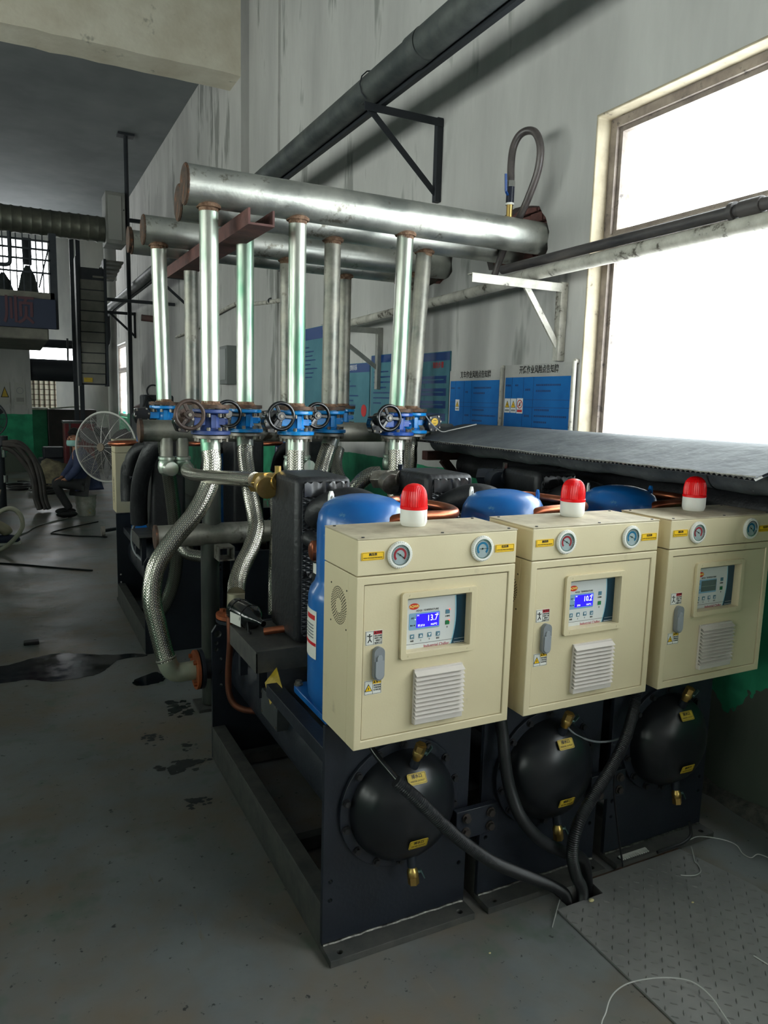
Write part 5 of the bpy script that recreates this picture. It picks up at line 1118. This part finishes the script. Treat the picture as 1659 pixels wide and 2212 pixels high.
# machine with hoses behind the rear chillers
t = empty('hydraulic_machine', (1.85,11.2,0)); org(1.85,11.2,0); tag(t, 'dark hydraulic machine with a wheel behind the rear chillers', 'machine')
MB().box(1.62,2.25,10.9,11.6,0,1.35).build('machine_body', DK, t, bevel=.03); MB().box(1.68,2.1,10.85,11.2,1.35,1.62).build('upper_block', DK, t, bevel=.03); MB().torus((1.83,10.86,1.66),(.2,-1,.3),.10,.012,24,8).build('wheel', ANGK, t); MB().tube(cat([(1.72,10.88,1.2),(1.66,10.8,1.4),(1.74,10.8,1.6),(1.83,10.86,1.5)],6), .015, 8).build('hose', RUB, t)
MB().tube(cat([(1.93,13.2,1.4),(1.93,11.05,1.6),(1.93,11.0,1.9),(1.93,11.0,2.55),(1.9,11.0,2.66),(1.7,11.0,2.68)],5), .045, 12).build('riser', mat('dull_red_riser', lin(92,64,62), lin(66,58,58), rough=.6, scale=5), t); org()
# ---------------------------------------------------------------- industrial fan
def fan(label, c, nrm, R, base, part=False):
    t = empty('industrial_fan', (base[0], base[1], 0)); org(base[0], base[1], 0); tag(t, label, 'fan', 'industrial fans')
    c = V(c); n = V(nrm).normalized(); x, y, a = frame_of(n)
    WM = mat('pale_fan_wire', lin(196,192,190), rough=.4, metal=.4) if not part else DK
    mb = MB()
    for s in (1, -1):
        for i in range(26):
            q = .10+.90*i/25; mb.torus(c+n*s*.085*(1-q**3), n, R*q, .0012, 40, 4)
        for k in range(12):
            u = 2*math.pi*k/12; dd = x*math.cos(u)+y*math.sin(u); mb.tube([c+dd*R*q+n*s*.085*(1-q**3) for q in (.08,.3,.5,.7,.85,1.0)], .0028, 5)
    mb.build('wire_guard', WM, t)['kind'] = 'stuff'
    MB().torus(c, n, R, .010, 48, 8).build('guard_rim', mat('pale_fan_rim', lin(214,212,206), rough=.4) if not part else DK, t)
    MB().cyl(c-n*.16, c-n*.02, .085, n=20).build('motor', DK, t); MB().cyl(c+n*.085, c+n*.10, .045, n=20).build('badge', mat('fan_badge', lin(120,104,84), rough=.5) if not part else DK, t)
    for k in range(3):
        u = 2*math.pi*k/3+.5; mb = MB(); vs = []
        for i in range(7):
            q = .12+.80*i/6*1.0; ww = .08+.10*math.sin(math.pi*min(1, (i+1)/7)); u0 = u-ww*1.1; u1 = u+ww*1.9
            for uu, off in ((u0,-.035),(u1,.035)): vs.append(c+(x*math.cos(uu)+y*math.sin(uu))*R*q+n*off)
        o = len(vs); vs += [p+n*.004 for p in vs]; fs = []
        for i in range(6): fs += [(2*i,2*i+1,2*i+3,2*i+2),(o+2*i,o+2*i+2,o+2*i+3,o+2*i+1)]
        fs += [(0,o,o+1,1),(12,13,o+13,o+12)]+[(2*i,2*i+2,o+2*i+2,o+2*i) for i in range(6)]+[(2*i+1,o+2*i+1,o+2*i+3,2*i+3) for i in range(6)]
        mb.add(vs, fs); mb.build('blade', mat('grey_fan_blade', lin(92,90,92), rough=.4) if not part else DK, t, angle=60)
    b = c-n*.12; MB().tube([(b.x,b.y,b.z),(base[0],base[1],b.z-.05),(base[0],base[1],.08)], .024, 12).build('pole', DK, t)
    for k in range(3):
        u = math.radians(200+120*k); p = V((base[0]+.30*math.cos(u), base[1]+.30*math.sin(u), .06)); MB().bar((base[0],base[1],.08), p, .05, .03).build('foot', DK, t)
        MB().cyl(p+V((-.02,-.03,0)), p+V((.02,-.03,0)), .06, n=18).build('caster_wheel', mat('pale_caster', lin(170,160,152), rough=.6), t)
    org(); return t
fan('large pale wire fan beside the seated worker', (.94,8.72,1.03), (-.66,-.74,.02), .385, (1.18,8.98))
fan('dark wire fan cut by the left picture edge', (-.30,12.0,1.22), (-.2,-1,0), .27, (-.36,12.3), True)
# ---------------------------------------------------------------- people
def skin(name, verts, edges, m, parent, root=0, sub=2):
    me = bpy.data.meshes.new(name); me.from_pydata([(v[0]-ORG[0], v[1]-ORG[1], v[2]-ORG[2]) for v in verts], edges, []); o = bpy.data.objects.new(name, me); COL.objects.link(o); o.parent = parent
    sk = o.modifiers.new('skin', 'SKIN'); sk.use_smooth_shade = True; sk.branch_smoothing = .4
    for i, v in enumerate(me.skin_vertices[0].data): v.radius = (verts[i][3], verts[i][4] if len(verts[i]) > 4 else verts[i][3]); v.use_root = (i == root)
    sb = o.modifiers.new('sub', 'SUBSURF'); sb.levels = sub; sb.render_levels = sub; me.materials.append(m); return o
SKIN = mat('skin', lin(196,140,112), lin(184,126,100), rough=.55, scale=8); HAIR = mat('black_hair', lin(20,19,20), rough=.5)
JACK = mat('navy_work_jacket', lin(66,76,112), lin(48,56,88), rough=.8, scale=6, bump=.5, bscale=16); TRO = mat('dark_grey_trousers', lin(50,50,54), lin(66,64,66), rough=.85, scale=6, bump=.4, bscale=16); SHOE = mat('black_shoes', lin(24,24,28), rough=.5)
B = V((.86,10.54,0)); t = empty('person', B); org(*B); tag(t, 'seated worker in navy jacket and face mask on a white bucket', 'person')
Yp = 10.54
# body under the clothes: neck, head, hands and forearms in one mesh
body = skin('body', [(.88,Yp,.42,.10),(.84,Yp,.62,.11),(.79,Yp,.80,.11),(.765,Yp,.90,.050),(.755,Yp,.955,.048),(.742,Yp,1.01,.078,.085),(.740,Yp,1.075,.070,.078),
    (.78,Yp-.17,.80,.05),(.76,Yp-.22,.64,.042),(.66,Yp-.20,.52,.030),(.60,Yp-.17,.50,.022),(.565,Yp-.15,.49,.016),
    (.78,Yp+.17,.80,.05),(.72,Yp+.20,.64,.042),(.62,Yp+.14,.52,.030),(.575,Yp+.08,.50,.022),(.55,Yp+.05,.49,.016)],
    [(0,1),(1,2),(2,3),(3,4),(4,5),(5,6),(2,7),(7,8),(8,9),(9,10),(10,11),(2,12),(12,13),(13,14),(14,15),(15,16)], SKIN, t)
for s, hp_ in ((-1,(.575,Yp-.15,.495)),(1,(.555,Yp+.05,.495))):
    for k in range(5):
        q = V(hp_)+V((0,(k-2)*.016,0)); l = (.055,.068,.074,.068,.05)[k]; dd = V((-1,(k-2)*.06,-.35)) if k else V((-.7,-s*.6,-.2))
        MB().tube(cat([q, q+dd.normalized()*l*.55, q+dd.normalized()*l*.8+V((0,0,-.014)), q+dd.normalized()*l*.85+V((0,0,-.03))],3), [.0085]*10, 8).build('finger', SKIN, body)
# face
fx = V((-.82,-.57,0)); fr = V((.57,-.82,0)); hc = V((.742,Yp,1.025))
MB().sph(hc+fx*.083+V((0,0,-.005)), .016, 10, 8, (.8,.8,1.2)).build('nose', SKIN, body)
for s in (-1,1):
    MB().sph(hc+fx*.070+fr*s*.032+V((0,0,.018)), .011, 10, 8, (1,1,.55)).build('eye', INK, body)
    mb = MB(); mb.bar(hc+fx*.075+fr*s*.016+V((0,0,.036)), hc+fx*.068+fr*s*.046+V((0,0,.036)), .008, .006); mb.build('eyebrow', HAIR, body)
    MB().sph(hc+fr*s*.078+fx*-.005+V((0,0,.0)), .024, 10, 8, (.55,.55,1.15)).build('ear', SKIN, body)
mb = MB(); N = 12; vs = []
for j in range(7):
    zz = -.098+.078*j/6
    for i in range(N+1):
        u = math.radians(-78+156*i/N); r = .080+.016*math.cos(u*1.1)*math.sin(math.pi*(j+1)/8); vs.append(hc+(fx*math.cos(u)+fr*math.sin(u))*r+V((0,0,zz)))
mb.add(vs, [(j*(N+1)+i,j*(N+1)+i+1,(j+1)*(N+1)+i+1,(j+1)*(N+1)+i) for j in range(6) for i in range(N)]); o = mb.build('face_mask', mat('pale_blue_mask', lin(168,214,208), rough=.7), t, angle=60)
md = o.modifiers.new('solid', 'SOLIDIFY'); md.thickness = .004
mb = MB(); mb.sph((0,0,0),1,20,14)
keep = []
for k, p in enumerate(mb.v):
    d_ = V(p); f = 1.0; w = hc+V((0,0,.018))+fx*(-.012)+fx*d_.x*.094+fr*d_.y*.087+V((0,0,1))*max(d_.z,-.55 if d_.x < .1 else .40)*.125; mb.v[k] = tuple(w)
mb.build('hair', HAIR, t)
skin('jacket', [(.905,Yp,.37,.16,.18),(.90,Yp,.52,.155,.18),(.87,Yp,.68,.15,.18),(.82,Yp,.82,.125,.16),(.785,Yp,.90,.068),
    (.79,Yp-.17,.82,.075),(.77,Yp-.225,.66,.066),(.66,Yp-.20,.535,.052),(.615,Yp-.175,.51,.046),(.79,Yp+.17,.82,.075),(.73,Yp+.205,.66,.066),(.63,Yp+.14,.535,.052),(.59,Yp+.09,.51,.046)],
    [(0,1),(1,2),(2,3),(3,4),(3,5),(5,6),(6,7),(7,8),(3,9),(9,10),(10,11),(11,12)], JACK, t, 1)
skin('trousers', [(.89,Yp,.385,.145,.15),(.80,Yp-.10,.42,.085),(.52,Yp-.15,.455,.068),(.49,Yp-.15,.43,.064),(.585,Yp-.15,.25,.055),(.665,Yp-.15,.10,.052),
    (.80,Yp+.10,.42,.085),(.53,Yp+.16,.46,.068),(.50,Yp+.16,.43,.064),(.58,Yp+.15,.25,.055),(.65,Yp+.15,.10,.052)], [(0,1),(1,2),(2,3),(3,4),(4,5),(0,6),(6,7),(7,8),(8,9),(9,10)], TRO, t, 0)
for s in (-1,1):
    mb = MB(); c_ = V((.62,Yp+.15*s,.045)); mb.sph(c_, .13, 16, 10, (1.0,.38,.36))
    for k, p in enumerate(mb.v): mb.v[k] = (p[0],p[1],max(.003,p[2]))
    mb.build('shoe', SHOE, t)
org()
t = empty('paint_bucket', (.865,10.56,0)); org(.865,10.56,0); tag(t, 'white wrapped bucket used as a seat by the worker', 'bucket')
BW = mat('white_wrapped_bucket', lin(214,210,204), lin(176,172,160), rough=.6, scale=9, bump=1.0, bscale=14, spots=lin(196,176,110), sscale=5, sth=.6)
prof = [(.118,.0)]+[(.118+.014*i/8+(.006 if i % 2 else -.003),.02+.03*i) for i in range(1,9)]+[(.136,.275)]
MB().lathe(prof, (.865,10.56,0), (0,0,1), 28).build('bucket_wall', BW, t, angle=50); MB().torus((.865,10.56,.27),(0,0,1),.134,.008,28,8).build('rim', BW, t); org()
# crouching worker at the picture edge
B = V((-.08,8.85,0)); t = empty('person', B); org(*B); tag(t, 'crouching worker in beige overalls cut by the left picture edge', 'person'); Yq = 8.85
BEI = mat('beige_overalls', lin(190,178,154), lin(164,152,130), rough=.85, scale=6, bump=.5, bscale=16)
ov = skin('overalls', [(-.05,Yq,.34,.145,.16),(-.16,Yq,.48,.135,.16),(-.30,Yq,.58,.13,.16),(-.42,Yq,.64,.075),(-.36,Yq-.19,.56,.075),(-.48,Yq-.22,.40,.06),(-.62,Yq-.16,.30,.05),(-.36,Yq+.19,.56,.075),(-.48,Yq+.22,.42,.06),(-.62,Yq+.12,.32,.05),
    (-.20,Yq-.13,.40,.10),(-.40,Yq-.16,.36,.08),(-.22,Yq-.15,.24,.07),(-.075,Yq-.15,.15,.065),(-.06,Yq-.15,.10,.06),(-.20,Yq+.13,.40,.10),(-.46,Yq+.15,.40,.08),(-.40,Yq+.15,.22,.065),(-.36,Yq+.15,.10,.055)],
    [(0,1),(1,2),(2,3),(2,4),(4,5),(5,6),(2,7),(7,8),(8,9),(0,10),(10,11),(11,12),(12,13),(13,14),(0,15),(15,16),(16,17),(17,18)], BEI, t, 0)
bd2 = skin('body', [(-.42,Yq,.64,.05),(-.48,Yq,.70,.05),(-.56,Yq,.76,.078,.085),(-.60,Yq,.81,.07),(-.38,Yq,.60,.06),(-.62,Yq-.16,.30,.03),(-.68,Yq-.12,.27,.025),(-.50,Yq-.2,.42,.03),(-.38,Yq-.16,.54,.04)], [(0,1),(1,2),(2,3),(0,4),(4,8),(8,7),(7,5),(5,6)], SKIN, t, 4)
mb = MB(); mb.sph((-.575,Yq,.805),.092,16,12,(1,1,.8)); mb.build('hair', HAIR, t)
for dx, dy in ((-.05,-.15),(-.36,.15)):
    mb = MB(); mb.sph((dx-.04,Yq+dy,.05), .14, 16, 10, (1,.36,.40))
    for k, p in enumerate(mb.v): mb.v[k] = (p[0],p[1],max(.018,p[2]))
    o = mb.build('shoe', mat('navy_shoe', lin(40,44,70), rough=.6), t)
    mb = MB(); mb.prism([(dx-.04+.145*math.cos(2*math.pi*i/20), Yq+dy+.056*math.sin(2*math.pi*i/20)) for i in range(20)], [], fxy(.0), .022); mb.build('sole', WHITE, o)
org()
# ---------------------------------------------------------------- hoses and cables on the far floor
HOSE = mat('grey_brown_rubber_hose', lin(58,54,54), lin(78,72,68), rough=.5, scale=6)
def floorhose(name, label, pts, r, m, cat_='hose', g=None): return one(name, MB().tube(cat(pts, 8), r, 10), m, label, cat_, g)
floorhose('pale_hose', 'pale hose looping up beside the crouching worker', [(-.35,8.2,.03),(-.20,8.2,.02),(-.06,8.2,.09),(.06,8.18,.24),(.065,8.16,.36),(.02,8.15,.44),(-.06,8.15,.46),(-.16,8.15,.40),(-.24,8.15,.26),(-.34,8.15,.12)], .022, mat('pale_pvc_hose', lin(196,192,172), rough=.35))
t = empty('hose_station', (-.20,11.2,0)); org(-.20,11.2,0); tag(t, 'dark valve stand with thick hoses arching down to the floor', 'hose stand')
MB().cyl((-.14,11.2,0),(-.14,11.2,.98),.06,n=16).build('stand', DK, t); MB().cyl((-.10,11.2,.90),(-.10,11.2,1.02),.07,n=14).build('cap', ANGK, t)
MB().cyl((-.09,11.12,.74),(-.09,11.12,.88),.03,n=12).build('steel_fitting', CHROME, t); MB().cyl((-.08,11.12,.40),(-.08,11.12,.50),.03,n=12).build('steel_fitting', CHROME, t)
for k, (dx, dz) in enumerate(((0,0),(.06,.03),(-.02,-.09),(.10,-.03))):
    MB().tube(cat([(-.10,11.1,.92+dz*.5),(.05+dx,11.1,.90+dz),(.20+dx,11.1,.70+dz),(.27+dx,11.08,.44),(.29+dx,11.05,.18),(.33+dx,11.0,.035)],7), .032, 12).build('arched_hose', HOSE, t)
org()
for i, (x, y, R_, lb) in enumerate(((.50,13.0,.24,'coil of black cable on floor left of seated worker'), (.12,13.6,.22,'loose coil of black cable at the foot of hose stand'))):
    t = empty('cable_coil', (x,y,0)); org(x,y,0); tag(t, lb, 'cable', 'coiled cables')
    MB().tube([V((x+(R_+.03*math.sin(k*.31))*math.cos(k*.35), y+(R_+.03*math.cos(k*.23))*math.sin(k*.35)*1.6, .015+.0016*k)) for k in range(60)], .012, 8).build('coil', RUB, t); org()
floorhose('floor_cable', 'thin black cable from the fan towards the bucket', [(.93,8.75,.012),(.82,8.85,.008),(.62,8.95,.008),(.42,9.15,.008),(.38,9.25,.008),(.55,9.5,.008),(.95,9.9,.008)], .007, RUB, 'cable')
floorhose('floor_cable', 'thin pale cable across floor left of the bucket', [(.62,10.3,.01),(.40,10.0,.01),(.22,9.7,.01),(.10,9.3,.01),(-.1,9.1,.01),(-.4,9.0,.01)], .008, mat('pale_cable', lin(150,148,146), rough=.5), 'cable')
floorhose('floor_cable', 'black cable lying across floor before the rear cabinet', [(-.5,7.95,.008),(.0,7.6,.008),(.3,7.35,.008),(.62,7.1,.008)], .008, RUB, 'cable')
one('dark_block_litter', MB().box(.02,.11,5.08,5.14,0,.02), RUB, 'small black scrap on the floor at the left', 'debris', bevel=.004)
# ---------------------------------------------------------------- cables and litter in front of the chillers
def corr(pts, r, step=.0062, n=14):
    P = cat(pts, 24); L = [0]
    for i in range(1, len(P)): L.append(L[-1]+(P[i]-P[i-1]).length)
    tot = L[-1]; out = []; R = []; k = 0; s = 0; j = 0
    while s < tot:
        while j < len(L)-2 and L[j+1] < s: j += 1
        f = (s-L[j])/max(1e-9, L[j+1]-L[j]); out.append(P[j].lerp(P[j+1], f)); R.append(r*(1.0 if k % 2 else .88)); s += step/2; k += 1
    return out, R
def conduit(label, pts, r, core=None, ribbed=True):
    t = empty('cable_conduit', pts[-1]); org(*pts[-1]); tag(t, label, 'conduit', 'black cable conduits')
    if ribbed: P, R = corr(pts, r); MB().tube(P, R, 16).build('ribbed_sleeve', RUB, t, angle=25)
    else: MB().tube(cat(pts, 8), r, 16).build('smooth_sleeve', RUB, t)
    if core: MB().tube(cat(core, 8), r*.45, 10).build('inner_cable', BLKG, t)
    org(); return t
conduit('ribbed black conduit sweeping down from the nearest cabinet to the pit', [(.878,1.62,.605),(.939,1.60,.545),(1.01,1.585,.466),(1.082,1.58,.394),(1.187,1.585,.305),(1.341,1.62,.195),(1.49,1.67,.085),(1.575,1.70,.0),(1.59,1.71,-.12)], .0185, [(.842,1.73,.706),(.85,1.71,.66),(.878,1.65,.615),(.90,1.61,.585)])
conduit('smooth black conduit curving beside the middle domed cover', [(1.325,1.80,.70),(1.335,1.775,.59),(1.335,1.755,.508),(1.344,1.735,.423),(1.366,1.70,.339),(1.427,1.675,.262),(1.525,1.675,.195),(1.63,1.70,.125),(1.675,1.718,.02),(1.675,1.72,-.12)], .0195, None, False)
conduit('ribbed black conduit hanging in an S below the cabinet by the wall', [(1.93,1.80,.66),(1.885,1.77,.58),(1.80,1.715,.515),(1.716,1.68,.452),(1.607,1.645,.384),(1.532,1.625,.319),(1.51,1.62,.231),(1.55,1.64,.129),(1.615,1.672,.03),(1.635,1.682,-.12)], .0190)
one('thin_cable', MB().tube(cat([(1.545,1.74,.60),(1.606,1.735,.546),(1.72,1.745,.498),(1.836,1.755,.496),(1.896,1.77,.553),(1.917,1.79,.66),(1.92,1.80,.70)],6), .0035, 8), HANDLE, 'thin grey cable sagging between the middle and wall side covers', 'cable')
one('thin_cable', MB().tube(cat([(1.78,1.735,.40),(1.785,1.732,.30),(1.815,1.728,.145),(1.845,1.728,.03),(1.845,1.728,.0235)],6), .0035, 8), RUB, 'thin black cable hanging straight beside the middle chiller foot', 'cable')
one('bent_strip', MB().tube(cat([(2.02,1.735,.024),(2.09,1.728,.03),(2.14,1.725,.035),(2.18,1.73,.05),(2.185,1.738,.075),(2.18,1.742,.10)],6), .006, 8), RUB, 'bent dark strip leaning on the foot of the wall side chiller', 'strip')
t = empty('toothed_strip', (1.95,1.765,.022)); org(1.95,1.765,.022); tag(t, 'pale toothed plastic strip lying on a chiller foot', 'strip')
MB().box(1.87,2.0,1.765,1.775,.0222,.026).build('backbone', WHITE, t)
for i in range(13): MB().box(1.872+i*.010,1.877+i*.010,1.752,1.766,.0222,.026).build('tooth', WHITE, t)
org()
# tread plate over the trench
OUT = [(1.49,.25),(2.22,.25),(2.20,1.48),(2.135,1.735),(1.702,1.735),(1.695,1.662),(1.503,1.662)]
t = empty('tread_plate', (1.85,1.1,0)); org(1.85,1.1,0); tag(t, 'dark steel tread plate covering the floor trench', 'floor plate')
mb = MB(); mb.prism(OUT, [], fxy(.0005), .007); pl = mb.build('plate', PLATE, t, angle=0, bevel=.001)
mb = MB(); s = .033; j = 0; yy = .27
while yy < 1.72:
    i = 0; xx = 1.51
    while xx < 2.19:
        xm = 2.2-(max(0, yy-1.48))*.25
        if xx < xm-.01 and not (yy > 1.645 and xx < 1.72):
            a = math.pi/4 if (i+j) % 2 else -math.pi/4; c, sn = math.cos(a), math.sin(a); vs = []
            for u, w, z in ((-.0115,0,.0074),(0,-.0022,.0074),(.0115,0,.0074),(0,.0022,.0074),(-.006,0,.0105),(.006,0,.0105)): vs.append((xx+u*c-w*sn, yy+u*sn+w*c, z))
            mb.add(vs, [(0,1,4),(1,5,4),(1,2,5),(2,3,5),(3,4,5),(3,0,4)])
        xx += s; i += 1
    yy += s; j += 1
mb.build('raised_lug', mat('worn_lug_steel', lin(126,124,122), rough=.42, metal=.15), t, angle=0)['kind'] = 'stuff'; org()
one('rust_edge_strip', MB().box(1.71,2.13,1.7355,1.741,.0005,.008), RUSTD, 'rusty strip along the far edge of the tread plate', 'strip')
def wire(label, pts, r=.0018): return one('loose_wire', MB().tube(cat(pts, 6), r, 6), WIREM, label, 'wire', 'loose pale wires on the floor')
wire('pale wire curling along the foot of the wall side chiller', [(2.068,1.735,.026),(2.103,1.731,.03),(2.123,1.728,.03),(2.179,1.73,.035),(2.235,1.735,.03),(2.31,1.70,.02),(2.342,1.66,.012),(2.329,1.62,.004),(2.335,1.59,.004),(2.368,1.585,.012),(2.40,1.54,.004)])
wire('short kinked pale wire on the tread plate corner', [(2.178,1.722,.0115),(2.158,1.698,.012),(2.118,1.655,.012),(2.113,1.636,.0115),(2.09,1.604,.012),(2.058,1.596,.0115),(2.028,1.605,.0115),(2.008,1.618,.011)])
wire('large pale wire hoop arching over edge of the tread plate', [(1.30,1.10,.003),(1.30,1.235,.01),(1.345,1.275,.022),(1.39,1.302,.03),(1.441,1.312,.034),(1.493,1.306,.036),(1.554,1.288,.036),(1.605,1.263,.034),(1.634,1.235,.03),(1.64,1.189,.025),(1.627,1.138,.018),(1.60,1.05,.0105)])
wire('short straight pale wire at the plate corner by the pit', [(1.545,1.70,.003),(1.505,1.664,.010),(1.439,1.608,.003)])
wire('short pale wire on the tread plate at the right', [(1.901,1.254,.010),(1.91,1.205,.010)])
for i, (x, y, s, lb) in enumerate(((1.63,1.645,.010,'yellowish lump of debris beside the cable pit'), (1.20,1.60,.004,'tiny pale chip on the floor before the nearest foot plate'), (1.93,1.50,.005,'white crumb near the far corner of the tread plate'))):
    mb = MB(); mb.sph((x,y,(.0085 if x > 1.5 else .0005)+s*.4),s,10,6,(1,.7,.5)); one('debris_chip', mb, mat('cream_debris', lin(214,200,150), rough=.8), lb, 'debris', 'floor debris')
# damp and wet patches on the floor
def patch(name, label, pts, m, z=.0006, group=None):
    P = []; n = len(pts)
    C = cat([(p[0],p[1],0) for p in pts+pts[:1]], 5)[:-1]
    P = [(p.x+random.uniform(-.006,.006), p.y+random.uniform(-.006,.006)) for p in C]
    mb = MB(); mb.prism(P, [], fxy(z), .0012); return one(name, mb, m, label, 'puddle', group, angle=0)
patch('water_puddle', 'long dark puddle reaching from the left edge to the rear chiller', [(-.6,4.75),(-.112,4.732),(.037,4.80),(.194,4.852),(.324,4.80),(.477,4.71),(.66,4.66),(.70,4.60),(.544,4.591),(.481,4.512),(.404,4.395),(.29,4.364),(.145,4.364),(.03,4.45),(-.109,4.448),(-.6,4.5)], WET, group='wet patches on the floor')
patch('water_puddle', 'small dark puddle left of the orange flanged elbow', [(.554,4.178),(.60,4.235),(.70,4.296),(.726,4.221),(.725,4.144),(.656,4.112),(.582,4.114)], WET, group='wet patches on the floor')
def speck(name, label, cx, cy, rx, ry, n, smin, smax, seed):
    """one broken-up damp patch: a cluster of overlapping blots counted as a single stain"""
    rnd = random.Random(seed); t = empty(name, (cx, cy, 0)); org(cx, cy, 0); tag(t, label, 'stain', 'wet patches on the floor'); mb = MB()
    for k in range(n):
        a = rnd.uniform(0, 6.283); q = rnd.uniform(.0, 1)**.7; x = cx+rx*q*math.cos(a); y = cy+ry*q*math.sin(a); s = rnd.uniform(smin, smax)*(1.15-q*.7)
        pts = [(x+s*rnd.uniform(.6,1.25)*math.cos(2*math.pi*i/11)*1.3, y+s*rnd.uniform(.6,1.25)*math.sin(2*math.pi*i/11)) for i in range(11)]
        z = .0006+.00002*k; o = len(mb.v); mb.v += [(p[0],p[1],z) for p in pts]; mb.f.append(tuple(range(o, o+11)))
    o = mb.build('damp_blot', DAMP, t, angle=0); o['kind'] = 'stuff'; org(); return t
speck('damp_stain', 'damp patch under the orange flanges beside the rear plate', .72, 3.72, .07, .13, 26, .012, .04, 1)
speck('damp_stain', 'dotted curved damp marks left of the nearest chiller', .55, 3.43, .06, .09, 22, .006, .018, 2)
speck('damp_stain', 'broad speckled damp patch at the foot of the nearest chiller', .62, 3.10, .13, .06, 40, .008, .032, 3)
speck('damp_stain', 'small speckled damp arc nearer the camera beside base rail', .60, 2.78, .07, .05, 22, .005, .016, 4)
speck('damp_stain', 'faint specks of damp midway along the base rail', .68, 3.28, .05, .05, 16, .005, .014, 5)
